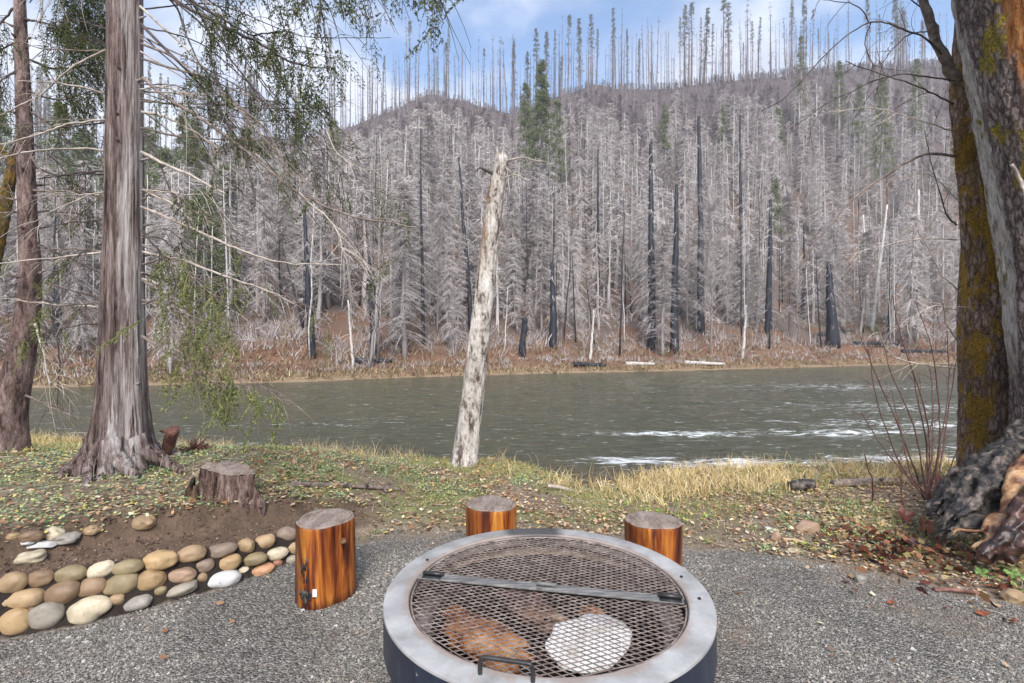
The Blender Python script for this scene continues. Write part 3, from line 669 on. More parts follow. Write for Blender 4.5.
def white_left(m, c):
    s_ = m.nd('ShaderNodeSeparateXYZ'); m.l(m.c, s_.inputs[0])
    # follow the lean: pale strip along the river-facing edge, rotten orange wood on the near flank high up
    z2 = m.math('MULTIPLY', m.math('MULTIPLY', s_.outputs['Z'], s_.outputs['Z']), .033)
    lean = m.math('ADD', m.math('MULTIPLY', m.math('ADD', s_.outputs['X'], z2), -.67), m.math('MULTIPLY', s_.outputs['Y'], .74))
    w = m.math('ADD', lean, m.math('MULTIPLY', m.math('SUBTRACT', m.noise(m.map((5, 5, .9)), 1.4, 6, .65), .5), .3))
    pale = m.ramp(m.noise(m.map((30, 30, 6)), 1, 6, .7), [(.36, (.16, .13, .115)), (.48, (.50, .455, .41)), (.62, (.70, .655, .61))])
    c = m.mix(m.math('MULTIPLY', m.rng_(w, .34, .385), m.rng_(s_.outputs['Z'], 1.0, 1.6)), c, pale)
    hi = m.math('MULTIPLY', m.rng_(w, .17, .10), m.rng_(m.math('ADD', s_.outputs['Z'], m.math('MULTIPLY', w, -2)), 1.6, 2.2))
    org = m.ramp(m.noise(m.map((22, 22, 3)), 1, 6, .7), [(.3, (.09, .025, .008)), (.55, (.38, .15, .045)), (.75, (.55, .33, .18))])
    return m.mix(hi, c, org)
M_oldmaple = bark_mat('old_maple_bark', [(.2, (.04, .026, .022)), (.5, (.19, .145, .13)), (.8, (.38, .32, .295))], 26, 9, plates=26, extra=white_left, moss=[(.3, (.12, .09, .015)), (.7, (.36, .27, .04))], mossamt=.555, bd=.03)
M_branch = simple('branch_bark', [(.3, (.06, .045, .04)), (.5, (.17, .13, .11)), (.7, (.30, .25, .21))], 20, (1, 1, 1), .85, .4)
M_dkbranch = simple('dark_branch_bark', [(.3, (.02, .016, .015)), (.5, (.06, .045, .04)), (.7, (.13, .10, .09))], 20, (1, 1, 1), .85, .4)
M_ltbranch = simple('bleached_branch_bark', [(.3, (.20, .15, .12)), (.5, (.40, .34, .29)), (.7, (.58, .52, .46))], 14, (1, 1, 1), .8, .3)
M_needle = island_mat('cedar_needles', [(0, (.03, .045, .016)), (.45, (.06, .08, .026)), (.8, (.105, .12, .04)), (1, (.17, .12, .045))])
M_ynneedle = island_mat('yellow_cedar_needles', [(0, (.08, .105, .03)), (.5, (.145, .17, .05)), (.85, (.22, .235, .08)), (1, (.28, .21, .09))])

def branch(root, pts, r0, r1, mat, twigs=0, tl=.25, spray=0, smat=None, depth=(0, 0), Y0=4.3, seed=1, droop=.5, name='branch', sub=True, spray_len=.35):
    """pts are picture positions carried out to real depth; the branch leaves the trunk and comes toward or away from the viewer"""
    g = np.random.default_rng(seed); n = len(pts); dd = np.linspace(depth[0], depth[1], n)
    P = np.array([P3(p[0], p[1], Y0 + d_) for p, d_ in zip(pts, dd)]); K = max(10, n*6); Q = smooth_path(P, K)
    Q[2:] += np.cumsum(g.normal(0, .0035, (K-2, 3)), 0)
    mb = MB(); mb.add(*tube(Q, np.linspace(r0, r1, K), 7, disp=lambda th, i_, P_: .25*vn(th*1.3, i_*.7, seed)))
    TW = []
    for _ in range(int(twigs*1.7)):
        i_ = int(K*(.25+.73*g.random())); i_ = min(i_, K-2); t_ = unit(Q[i_+1]-Q[i_]); side = unit(np.cross(t_, [0, 1, .3])*g.choice([-1, 1]) + g.normal(0, .35, 3))
        d = unit(t_*.9 + side*.7 + [0, 0, -.15]); l_ = tl*(.3+g.random())*(1-.3*i_/K); s = np.linspace(0, 1, 7)[:, None]
        cur = g.normal(0, .25, 3); T = Q[i_] + d*l_*s + (np.array([0, 0, -droop]) + cur)*l_*s**2
        mb.add(*tube(T, np.linspace(max(r1*.8, .0028), .0013, 7), 4, cap=False)); TW.append(T)
        if g.random() < .6:
            j = g.integers(2, 5); d2 = unit(d + g.normal(0, .6, 3)); T2 = T[j] + d2*l_*.5*s + np.array([0, 0, -droop])*l_*.4*s**2; mb.add(*tube(T2, np.linspace(.002, .001, 7), 3, cap=False)); TW.append(T2)
    b = mb.build(name, mat, root)
    if spray:
        fo = MB()
        for k in range(spray):
            T = TW[g.integers(len(TW))] if TW and g.random() < .7 else Q[int(K*.35):]
            p = T[g.integers(1, len(T))]; add_spray(fo, p, spray_len*(.5+.8*g.random()), g)
        fo.build('foliage', smat or M_needle, b, smooth=False)
    return b
def add_spray(fo, p, ln, g, out=None):
    """a hanging flat cedar spray: a drooping rachis with fans of small scale leaves"""
    h = unit(np.array([g.normal(0, .5), g.normal(0, .5), -1.0])) if out is None else out
    K = 7; s = np.linspace(0, 1, K)[:, None]; A = p + h*ln*s + np.array([g.normal(0, .15), g.normal(0, .15), -.25])*ln*s**2
    fo.add(*tube(A, np.linspace(.0022, .001, K), 3, cap=False))
    ax = unit(np.cross(h, g.normal(0, 1, 3))); nb_ = int(7+ln*30)
    for q in range(nb_):
        t0 = .08+.9*q/nb_; b0 = np.array([np.interp(t0, s[:, 0], A[:, c]) for c in range(3)]); l2 = ln*(.16+.30*g.random())*(1.15-t0)
        d2 = unit(h*.75 + ax*(1 if q % 2 else -1)*(.6+.5*g.random()) + g.normal(0, .2, 3)); n = int(7+l2*115)
        ss = g.random(n)[:, None]; b = b0 + d2*l2*ss + np.array([0, 0, -.35])*l2*ss**2
        fo.add(*leafquads(b, unit(d2*.8 + h*.4 + g.normal(0, .5, (n, 3))), .008+.018*g.random(n), .004+.005*g.random(n)))

# --- big cedar, left
cb_ = gp(121, 468); cx, cy, cz = cb_; CY = cy
cedar = empty('cedar_tree', (cx, cy, cz), 'tall western cedar with flared fluted base and pale right flank, second tree from left', 'tree')
pts = [P3(121, 476, CY), P3(121, 440, CY), P3(122, 400, CY), P3(123, 300, CY), P3(125, 200, CY), P3(126, 100, CY), P3(127, 0, CY), P3(128, -130, CY)]
pxr = [33, 27.5, 24, 20.5, 18.5, 17.5, 16.5, 13]
tk, TP, TR = big_trunk(pts, [a_/FPX*CY*.84 for a_ in pxr], 'trunk', M_cedar, cedar, sides=120, flare=(.33, .18, 6), ridges=.10, seed=2.2, ridge_n=15)
knots_on(TP, TR, 22, 5, M_cedar, cedar)
for a_, l_, r_ in ((-.25, .42, .075), (-.9, .33, .07), (-1.6, .28, .06), (3.5, .33, .07), (-2.3, .28, .06), (1.2, .4, .08)):
    d = np.array([math.cos(a_), math.sin(a_), 0]); s = np.linspace(0, 1, 14)[:, None]
    B = np.array([cx, cy, 0]) + d*(.16 + l_*s) + np.array([-d[1], d[0], 0])*.08*np.sin(s*3+a_); B[:, 2] = cz + .19*(1-s[:, 0])**2.0 - .03*s[:, 0] + .01
    B[:, 2] = np.maximum(B[:, 2], ground(B[:, 0], B[:, 1]) - .01) ; B[0, 2] += .06
    mb = MB(); mb.add(*tube(B, np.linspace(r_, .014, 14), 14, disp=lambda th, i_, P_: .25*fbm(th*1.5, i_*.5, a_, 3))); mb.build('root', M_cedar, cedar)
BR = [
 ([(140, -20), (194, 10), (236, 31), (259, 40), (291, 58), (315, 64)], .016, .004, 'd', 14, .3, 26, (-.1, -.9)),
 ([(252, 37), (272, 35), (291, 29)], .006, .003, 'd', 5, .2, 8, (-.6, -.75)),
 ([(140, -45), (191, 0), (227, 23), (262, 44)], .014, .004, 'd', 10, .3, 16, (-.1, -.5)),
 ([(143, 26), (175, 58), (204, 87), (227, 119), (243, 151), (257, 193), (256, 213)], .012, .004, 'd', 4, .2, 0, (-.1, -.5)),
 ([(142, -30), (177, 10), (191, 48), (207, 81)], .010, .003, 'd', 4, .2, 6, (-.1, -.3)),
 ([(142, -60), (204, 19), (215, 61), (222, 93)], .010, .003, 'd', 5, .2, 8, (-.1, -.5)),
 ([(143, 45), (175, 58), (220, 97), (259, 122), (278, 148), (288, 174)], .010, .004, 'n', 10, .3, 0, (-.1, -.7)),
 ([(144, 79), (178, 103), (227, 135), (272, 171), (301, 193), (336, 211), (368, 220), (420, 226)], .014, .004, 'n', 16, .34, 4, (-.1, -1.1)),
 ([(143, 113), (162, 116), (185, 129), (207, 145), (217, 153), (212, 156)], .010, .004, 'l', 5, .15, 0, (-.1, -.3)),
 ([(143, 153), (178, 171), (223, 198)], .013, .006, 'l', 0, .2, 0, (-.1, -.6)),
 ([(144, 131), (165, 171), (188, 219), (207, 267)], .008, .003, 'd', 3, .2, 0, (-.1, -.3)),
 ([(142, 207), (191, 227), (231, 245), (265, 257), (298, 261), (345, 262)], .011, .003, 'l', 4, .2, 0, (-.1, -.8)),
 ([(143, 252), (180, 261), (231, 281), (265, 294), (295, 309)], .011, .004, 'l', 8, .2, 5, (-.1, -.7)),
 ([(143, 279), (160, 286), (180, 294)], .010, .007, 'l', 3, .2, 0, (-.1, -.3)),
 ([(142, 336), (174, 358), (197, 372), (224, 388), (254, 390)], .011, .003, 'n', 18, .34, 34, (-.1, -.8)),
 ([(143, 230), (164, 261), (180, 291)], .008, .003, 'd', 8, .2, 16, (-.1, -.4)),
 ([(143, 300), (170, 310), (200, 322), (240, 340)], .008, .003, 'n', 14, .34, 24, (-.1, -.8)),
 ([(143, 245), (175, 262), (205, 290), (232, 300)], .008, .003, 'n', 12, .34, 22, (-.1, -.7)),
 ([(143, 60), (200, 75), (250, 92), (300, 112)], .009, .003, 'n', 12, .3, 10, (-.1, -.6)),
 ([(143, 92), (190, 98), (235, 112), (280, 140)], .008, .003, 'l', 10, .25, 0, (.1, .6)),
 ([(143, 190), (172, 206), (190, 222)], .008, .003, 'l', 3, .15, 0, (-.1, -.3)),
 ([(272, 64), (285, 90), (304, 108), (317, 100)], .006, .003, 'd', 6, .25, 10, (-.6, -.8)),
 ([(327, 132), (343, 158), (362, 171), (388, 174)], .004, .002, 'l', 4, .15, 0, (-.9, -1.0)),
 ([(300, 193), (330, 225), (338, 250), (345, 262)], .005, .002, 'l', 8, .3, 0, (-.9, -1.0)),
 ([(140, -90), (230, -50), (330, -30), (400, -20), (440, -8)], .016, .004, 'd', 26, .5, 52, (-.1, -.9)),
 ([(140, -75), (200, -30), (260, -12), (330, -4)], .014, .004, 'd', 20, .45, 34, (-.1, -1.2)),
 ([(107, 51), (70, 70), (35, 98), (0, 114)], .009, .004, 'l', 5, .2, 0, (0, .3)),
 ([(107, 95), (70, 84), (21, 79)], .008, .003, 'l', 4, .2, 0, (0, -.3)),
 ([(107, 121), (70, 123), (35, 133), (-10, 146)], .009, .004, 'l', 5, .2, 0, (0, -.5)),
 ([(107, 151), (63, 151), (28, 155), (-10, 164)], .009, .004, 'l', 5, .2, 0, (0, -.4)),
 ([(107, 171), (70, 175), (37, 180)], .010, .005, 'd', 4, .2, 0, (0, .4)),
 ([(106, 252), (53, 258), (-5, 265)], .009, .004, 'l', 4, .2, 0, (0, -.4)),
 ([(107, 195), (80, 215), (50, 240)], .006, .003, 'n', 4, .2, 0, (0, .4)),
 ([(107, 30), (80, 20), (50, 22)], .007, .003, 'd', 8, .3, 12, (0, .5)),
]
_r = random.Random(77)
for k in range(30):   # many bare dead limbs sweeping out and down toward the water
    py0 = _r.uniform(-60, 310); ln_ = _r.uniform(70, 250)*(1 if py0 < 200 else .6); sl = _r.choice([_r.uniform(.0, .4), _r.uniform(.4, 1.3)]); x1 = 143 + ln_; y1 = py0 + ln_*sl
    BR.append(([(142, py0), (143+ln_*.3, py0+ln_*sl*.22+_r.uniform(-14, 8)), (143+ln_*.65, py0+ln_*sl*.6+_r.uniform(-6, 6)), (x1, y1*1.0 - ln_*.08*_r.random())], _r.uniform(.005, .009), .002, _r.choice('ddnnl' if py0 < 80 else 'nlln'), _r.randint(8, 16), _r.uniform(.2, .4), 0 if _r.random() < .6 else _r.randint(2, 9), (-.1, _r.uniform(-1.0, .6))))
for k in range(14):
    py0 = _r.uniform(-20, 330); ln_ = _r.uniform(50, 110); sl = _r.uniform(-.15, .6)
    BR.append(([(107, py0), (107-ln_*.5, py0+ln_*sl*.4+_r.uniform(-5, 5)), (107-ln_, py0+ln_*sl)], _r.uniform(.005, .008), .002, _r.choice('dnnl'), _r.randint(5, 10), .25, 0 if _r.random() < .6 else 4, (.1, _r.uniform(-.4, .6))))
MM = {'d': M_dkbranch, 'n': M_branch, 'l': M_ltbranch}
for k, (pp, r0, r1, mt, tw, tl, sp, dep) in enumerate(BR):
    low = pp[-1][1] > 240
    branch(cedar, pp, r0, r1, MM[mt], tw, tl, sp, M_ynneedle if low else M_needle, dep, CY, seed=40+k, spray_len=.22 if low else .2)
fix_children(cedar)

# --- slim fir, far left
fb = gp(8, 452); FY = fb[1]
fir = empty('fir_tree', tuple(fb), 'slim leaning conifer with many dead side branches, leftmost tree', 'tree')
pts = [P3(5, 458, FY), P3(10, 410, FY), P3(20, 360, FY), P3(30, 290, FY), P3(28, 200, FY), P3(25, 100, FY), P3(22, 0, FY), P3(20, -130, FY)]
tk, TP, TR = big_trunk(pts, [a_/FPX*FY*.76 for a_ in (20, 17, 15, 12, 9.5, 8, 6, 4.5)], 'trunk', M_fir, fir, sides=64, flare=(.25, .2, 4), ridges=.05, seed=5.1)
knots_on(TP, TR, 24, 9, M_fir, fir)
FB_ = [([(35, 167), (70, 183), (104, 202)], 'd', 5, 0), ([(33, 191), (70, 191), (102, 200)], 'n', 5, 4), ([(33, 212), (63, 212), (105, 218)], 'n', 5, 4), ([(40, 245), (75, 262), (106, 277)], 'd', 4, 0), ([(36, 280), (80, 292), (106, 300)], 'n', 4, 0),
 ([(28, 140), (60, 165), (85, 196)], 'd', 4, 0), ([(28, 150), (55, 190), (75, 225)], 'n', 4, 0), ([(27, 110), (60, 130), (95, 170)], 'd', 4, 0), ([(30, 60), (60, 72), (100, 66)], 'd', 8, 30), ([(26, 20), (60, 30), (105, 50)], 'd', 10, 60), ([(24, -10), (60, -4), (100, 20)], 'd', 10, 60),
 ([(24, 40), (10, 50), (-10, 62)], 'd', 6, 10), ([(22, 5), (0, 22), (-15, 38)], 'd', 6, 10), ([(24, 70), (5, 78), (-15, 96)], 'd', 6, 8), ([(28, 190), (15, 200), (-10, 198)], 'n', 3, 0), ([(28, 215), (10, 212), (-10, 216)], 'n', 3, 0), ([(24, 90), (60, 100), (100, 90)], 'd', 8, 34),
 ([(45, 300), (52, 320), (57, 350), (55, 405)], 'd', 4, 0), ([(25, 395), (50, 410), (78, 421)], 'n', 4, 0), ([(34, 320), (42, 350), (50, 385), (75, 350)], 'l', 8, 0), ([(26, -30), (70, -20), (110, 0)], 'd', 10, 50)]
for k, (pp, mt, tw, sp) in enumerate(FB_):
    branch(fir, pp, .011, .004, MM[mt], tw + 3, .4, sp, M_needle, (0, random.uniform(-.5, .5)), FY, seed=90+k, spray_len=.28)
fix_children(fir)
# --- leaning mossy trunk, far left edge
mp = [P3(-40, 452, 6.9), P3(-25, 350, 6.9), P3(-4, 250, 6.9), P3(6, 205, 6.9), P3(14, 165, 6.9), P3(17, 140, 6.9)]
mo = empty('leaning_tree', tuple(mp[0]), 'thin moss-covered orange-green leaning trunk behind the leftmost conifer at picture edge', 'tree')
M_mossy = bark_mat('thick_moss_bark', [(.3, (.03, .02, .015)), (.6, (.14, .08, .05))], 14, 4, moss=[(.3, (.06, .045, .01)), (.55, (.17, .12, .025)), (.75, (.27, .12, .03))], mossamt=.46)
big_trunk(mp, [.10, .09, .08, .07, .05, .02], 'trunk', M_mossy, mo, sides=40, ridges=.15, seed=8, rough_amt=.1)
branch(mo, [(4, 212), (-6, 190), (-20, 170)], .04, .02, M_mossy, 4, .3, 0, None, (0, 0), 6.9, seed=300)
branch(mo, [(16, 160), (5, 150), (-12, 130)], .04, .02, M_mossy, 4, .3, 0, None, (0, 0), 6.9, seed=301)
fix_children(mo)

# --- broken white snag, centre
sb = gp(465, 463); SY = sb[1]
def lichen(m, c):
    s_ = m.nd('ShaderNodeSeparateXYZ'); m.l(m.c, s_.inputs[0])
    w = m.math('SUBTRACT', s_.outputs['X'], m.math('MULTIPLY', s_.outputs['Z'], .108))
    k = m.rng_(m.math('ADD', w, m.math('MULTIPLY', m.math('SUBTRACT', m.noise(m.c, 4, 5, .7), .5), .5)), -.0, -.1)
    k = m.math('MULTIPLY', k, m.rng_(s_.outputs['Z'], 1.9, 3.3, .0, .85))
    return m.mix(k, c, m.ramp(m.noise(m.c, 30, 4), [(.35, (.13, .06, .02)), (.65, (.36, .20, .09))]))
M_snag = bark_mat('bleached_snag_bark', [(.30, (.10, .08, .07)), (.42, (.36, .32, .28)), (.6, (.60, .56, .51)), (.8, (.72, .69, .64))], 11, 3.5, extra=lichen, moss=[(.3, (.13, .10, .02)), (.7, (.34, .27, .06))], mossamt=.67, bd=.02)
snag = empty('broken_snag', tuple(sb), 'bare bleached snapped-off trunk leaning right on river bank in front of the water', 'dead tree')
pts = [P3(463, 472, SY), P3(467, 440, SY), P3(471, 410, SY), P3(480, 330, SY), P3(488, 260, SY), P3(495, 200, SY), P3(502, 160, SY)]
tk, TP, TR = big_trunk(pts, [a_/FPX*SY for a_ in (14, 12.2, 11, 9.8, 8.8, 8, 6.5)], 'trunk', M_snag, snag, sides=72, flare=(.25, .12, 4), ridges=.09, seed=3.3, rough_amt=.05)
mb = MB()
for k in range(9):
    a_ = k*.7; b = TP[-1] + np.array([math.cos(a_), math.sin(a_), 0])*.05; mb.add(*tube(np.array([b-[0, 0, .08], b+[0, 0, .02], b+[random.gauss(0, .02), 0, .05+random.random()*.1]]), [.035, .025, .004], 6))
mb.build('splintered_top', M_snag, snag)
branch(snag, [(500, 176), (490, 172), (480, 167)], .035, .012, M_dkbranch, 2, .15, 0, None, (0, -.1), SY, seed=401)
branch(snag, [(502, 163), (520, 158), (545, 162)], .014, .004, M_ltbranch, 3, .2, 0, None, (0, -.3), SY, seed=402)
branch(snag, [(502, 180), (515, 174), (527, 180)], .014, .004, M_ltbranch, 3, .2, 0, None, (0, -.3), SY, seed=403)
branch(snag, [(501, 165), (508, 170), (512, 172)], .012, .003, M_ltbranch, 3, .2, 0, None, (0, -.2), SY, seed=404)
fix_children(snag)
# small dead sapling left of its foot etc. is part of ground brush

# --- mossy maple (behind) and old maple (front), right
MY = 4.75
m1 = empty('mossy_maple', (P3(992, 470, MY)[0], MY, gz(P3(992, 470, MY)[0], MY)), 'moss-covered maple trunk with arching bare twigs, left of the two big right-hand trunks', 'tree')
zb = m1.location.z
pts = [[P3(996, 470, MY)[0], MY, zb-.1], P3(993, 440, MY), P3(989, 380, MY), P3(986, 300, MY), P3(983, 220, MY), P3(975, 150, MY), P3(968, 100, MY), P3(968, 40, MY), P3(975, -60, MY)]
tk, TP, TR = big_trunk(pts, [a_/FPX*MY*.72 for a_ in (32, 28, 26, 25, 24, 22, 21, 17, 14)], 'trunk', M_maple, m1, sides=88, flare=(.2, .15, 4), ridges=.10, seed=6.6, rough_amt=.05)
g = np.random.default_rng(12); mb = MB()
for k in range(150):   # moss cushions hanging on the river side
    i_ = g.integers(10, int(len(TP)*.8)); a_ = 2.6 + g.normal(0, .55); c0 = TP[i_]; d = np.array([math.cos(a_), math.sin(a_)*-1, 0]); b = c0 + d*TR[i_]*.97
    n = 60; D = unit(d*.5 + g.normal(0, .5, (n, 3)) + [0, 0, -.7]); mb.add(*blades(b + g.normal(0, .035, (n, 3))*[.6, .6, 1.6], D, .015+.03*g.random(n), np.full(n, .006)))
mb.build('moss', island_mat('moss_mat', [(0, (.09, .06, .01)), (.5, (.24, .16, .02)), (.8, (.38, .22, .03)), (1, (.42, .17, .03))]), m1, smooth=False)
branch(m1, [(962, 96), (945, 60), (928, 15), (915, -30)], .05, .03, M_branch, 0, .2, 0, None, (0, -.2), MY, seed=500)
MBR = [([(955, 157), (924, 154), (894, 169), (854, 199), (824, 234), (799, 269), (787, 289)], .014, .004, 'n', 4), ([(948, 65), (925, 42), (899, 30), (869, 25), (834, 50), (794, 95), (765, 115)], .010, .003, 'd', 8),
 ([(869, 25), (850, 6), (815, 0)], .005, .003, 'd', 2), ([(869, 25), (864, 45), (872, 70)], .005, .003, 'd', 2), ([(952, 105), (920, 88), (880, 75), (840, 66)], .008, .003, 'd', 6), ([(954, 82), (900, 74), (850, 92), (800, 125)], .007, .003, 'd', 6),
 ([(956, 368), (921, 364), (893, 356), (883, 335), (886, 323)], .007, .003, 'l', 3), ([(956, 225), (946, 215), (935, 186), (922, 130)], .008, .003, 'd', 3), ([(956, 200), (930, 175), (900, 178), (860, 185)], .006, .002, 'l', 8), ([(956, 240), (920, 238), (880, 245), (840, 256)], .006, .002, 'l', 8),
 ([(957, 290), (940, 270), (925, 240), (915, 220)], .006, .002, 'l', 6), ([(953, 132), (915, 120), (870, 108), (830, 112)], .006, .002, 'l', 8), ([(958, 310), (930, 305), (905, 322)], .006, .002, 'l', 6), ([(957, 340), (945, 322), (940, 300)], .008, .004, 'l', 4), ([(928, 15), (900, -5), (880, -25)], .006, .003, 'd', 3), ([(936, 30), (905, 40), (885, 62), (875, 95)], .006, .003, 'd', 4)]
for k, (pp, r0, r1, mt, tw) in enumerate(MBR):
    branch(m1, pp, r0, r1, MM[mt], tw, .3, 0, None, (-.05, random.uniform(-.7, .1)), MY, seed=510+k, droop=.1)
fix_children(m1)

m3x = P3(966, 450, 5.3); zb = gz(m3x[0], 5.3)
m3 = empty('slim_maple', (m3x[0], 5.3, zb), 'slim mossy stem tucked against the left side of the mossy maple', 'tree')
big_trunk([[m3x[0], 5.3, zb-.1], P3(966, 400, 5.3), P3(963, 320, 5.3), P3(965, 250, 5.3), P3(970, 170, 5.3)], [.07, .06, .05, .04, .02], 'trunk', M_maple, m3, sides=32, ridges=.12, seed=4.2, rough_amt=.08)
fix_children(m3)

OY = 4.05
ox = P3(1094, 430, OY)[0]; oz = gz(ox, OY)
m2 = empty('old_maple', (ox, OY, oz), 'huge old trunk with pale edge, rotten orange wood and blackened roots at right picture edge', 'tree')
pts = [[ox+.02, OY, oz-.15], P3(1096, 460, OY), P3(1092, 400, OY), P3(1083, 330, OY), P3(1073, 250, OY), P3(1054, 150, OY), P3(1036, 60, OY), P3(1024, 0, OY), P3(1004, -120, OY)]
tk, TP, TR = big_trunk(pts, [a_/FPX*OY for a_ in (64, 60, 56, 54, 54, 53, 52, 52, 50)], 'trunk', M_oldmaple, m2, sides=140, ridges=.075, seed=1.4, rough_amt=.03)
# root mass: several intersecting root tubes, remeshed into one gnarled body
def remeshed(parts, name, mat, parent, voxel=.014, amp=.03, seed=0, fr=6, ridge=False):
    mb = MB()
    for p in parts: mb.add(*p)
    o = mb.build(name, mat, parent); md = o.modifiers.new('r', 'REMESH'); md.mode = 'VOXEL'; md.voxel_size = voxel; md.use_smooth_shade = True
    ms = o.modifiers.new('s', 'SMOOTH'); ms.iterations = 4
    dg = bpy.context.evaluated_depsgraph_get(); me = bpy.data.meshes.new_from_object(o.evaluated_get(dg)); o.modifiers.clear(); o.data = me
    if not me.materials: me.materials.append(mat)
    n = len(me.vertices); v = np.empty(n*3, np.float32); me.vertices.foreach_get('co', v); v = v.reshape(-1, 3).astype(float)
    nn = np.empty(n*3, np.float32); me.vertex_normals.foreach_get('vector', nn); nn = nn.reshape(-1, 3)
    d = amp*(fbm(v[:, 0]*fr, v[:, 1]*fr, v[:, 2]*fr+seed, 5, .6) - .6*np.abs(fbm(v[:, 0]*fr*2, v[:, 1]*fr*2, v[:, 2]*fr*.7+seed, 3)))
    v = v + nn*d[:, None]; me.vertices.foreach_set('co', v.astype(np.float32).ravel()); me.update()
    me.polygons.foreach_set('use_smooth', np.ones(len(me.polygons), bool)); return o
def rt(pp, rr_, n=20, sides=14):
    P = smooth_path(np.array([P3(*p) for p in pp]), n); return tube(P, np.interp(np.linspace(0, 1, n), np.linspace(0, 1, len(rr_)), rr_), sides)
M_burnt = simple('burnt_root_mat', [(.36, (.008, .007, .007)), (.5, (.03, .025, .023)), (.58, (.10, .08, .068)), (.72, (.22, .17, .14))], 14, (1, 1, 1), .6, .9, .02, 9)
M_root = simple('bare_root_mat', [(.38, (.08, .028, .015)), (.47, (.26, .12, .05)), (.56, (.50, .31, .16)), (.7, (.62, .45, .29))], 4, (1, 2.5, 2.5), .45, .6, .012, 8)
M_redroot = simple('red_root_mat', [(.40, (.012, .005, .004)), (.53, (.045, .018, .013)), (.70, (.20, .10, .07))], 7, (1, 2, 2), .4, .7, .012, 8)
def wig(pp, rr_, seed, n=26):
    g_ = np.random.default_rng(seed); Q = smooth_path(np.array([P3(*p) for p in pp]), n); Q = Q + np.stack([.03*vn(np.arange(n)*.35, seed, c_) for c_ in (1, 2, 3)], 1)
    r_ = np.interp(np.linspace(0, 1, n), np.linspace(0, 1, len(rr_)), rr_)*(1+.22*vn(np.arange(n)*.5, seed*3.3, 7)); return tube(Q, r_, 14)
RB = [([(1095, 430, 4.0), (1045, 452, 3.85), (1005, 474, 3.75), (968, 500, 3.6), (934, 533, 3.5)], [.17, .14, .12, .085, .02]),
 ([(1095, 440, 3.95), (1035, 465, 3.8), (1000, 485, 3.65), (975, 515, 3.5), (950, 541, 3.42)], [.16, .13, .11, .07, .02]),
 ([(1090, 440, 4.0), (1025, 455, 4.05), (980, 472, 4.0), (945, 497, 3.85), (926, 516, 3.7)], [.15, .12, .10, .06, .02]),
 ([(1090, 445, 3.9), (1035, 475, 3.7), (1012, 500, 3.55), (990, 520, 3.45), (968, 530, 3.4)], [.16, .12, .08, .05, .02]),
 ([(1080, 425, 4.1), (1030, 438, 4.1), (1000, 455, 4.15), (975, 480, 4.2)], [.15, .12, .08, .03]),
 ([(1010, 455, 3.8), (985, 470, 3.72), (962, 492, 3.66), (938, 512, 3.55)], [.05, .05, .04, .015]),
 ([(1020, 440, 3.85), (1000, 470, 3.62), (985, 500, 3.5), (960, 522, 3.42)], [.06, .05, .045, .02])]
def strands(paths, k_, seed, r_=(.030, .022, .012, .005)):
    g_ = np.random.default_rng(seed); out = []
    for pp, rr_ in paths:
        for q in range(k_):
            off = g_.normal(0, 1, 3); off = unit(off)
            Q = []
            for (px, py, Y), rad_ in zip(pp, rr_):
                w_ = rad_*.92*FPX/Y; Q.append((px + off[0]*w_ + g_.normal(0, 3), py + off[2]*w_ + g_.normal(0, 3), Y - abs(off[1])*rad_*.9 - .01))
            out.append(wig(Q, [r_[0]*(.6+.8*g_.random())]*2 + [r_[1], r_[3]], seed*50+q+len(out)))
    return out
remeshed([wig(p_, [x*.86 for x in r_], 10+i_) for i_, (p_, r_) in enumerate(RB)] + strands(RB, 6, 4), 'burnt_roots', M_burnt, m2, voxel=.010, seed=3, amp=.016, fr=13)
remeshed([wig([(1075, 440, 3.62), (1035, 466, 3.5), (1012, 492, 3.38), (1000, 515, 3.32), (978, 531, 3.28), (952, 535, 3.32)], [.13, .09, .052, .032, .022, .011], 31),
          wig([(1040, 480, 3.42), (1015, 508, 3.33), (995, 530, 3.28), (978, 552, 3.24)], [.07, .05, .035, .02], 32)], 'bare_root', M_root, m2, voxel=.009, seed=5, amp=.012, fr=6)
remeshed([wig([(1090, 465, 3.4), (1045, 500, 3.28), (1015, 530, 3.17), (985, 561, 3.12)], [.14, .11, .08, .045], 33), wig([(1060, 500, 3.25), (1030, 535, 3.12), (1012, 562, 3.08)], [.10, .07, .03], 34)] + strands([([(1090, 465, 3.4), (1045, 500, 3.28), (1015, 530, 3.17), (985, 561, 3.12)], [.14, .11, .08, .045])], 8, 6, (.022, .018, .012, .006)), 'red_root', M_redroot, m2, voxel=.010, seed=7, amp=.008, fr=9)
branch(m2, [(1010, 165), (1018, 178), (1022, 200), (1021, 240), (1026, 280)], .012, .006, M_ltbranch, 2, .1, 0, None, (-.55, -.55), OY, seed=601, name='vine')
fix_children(m2)

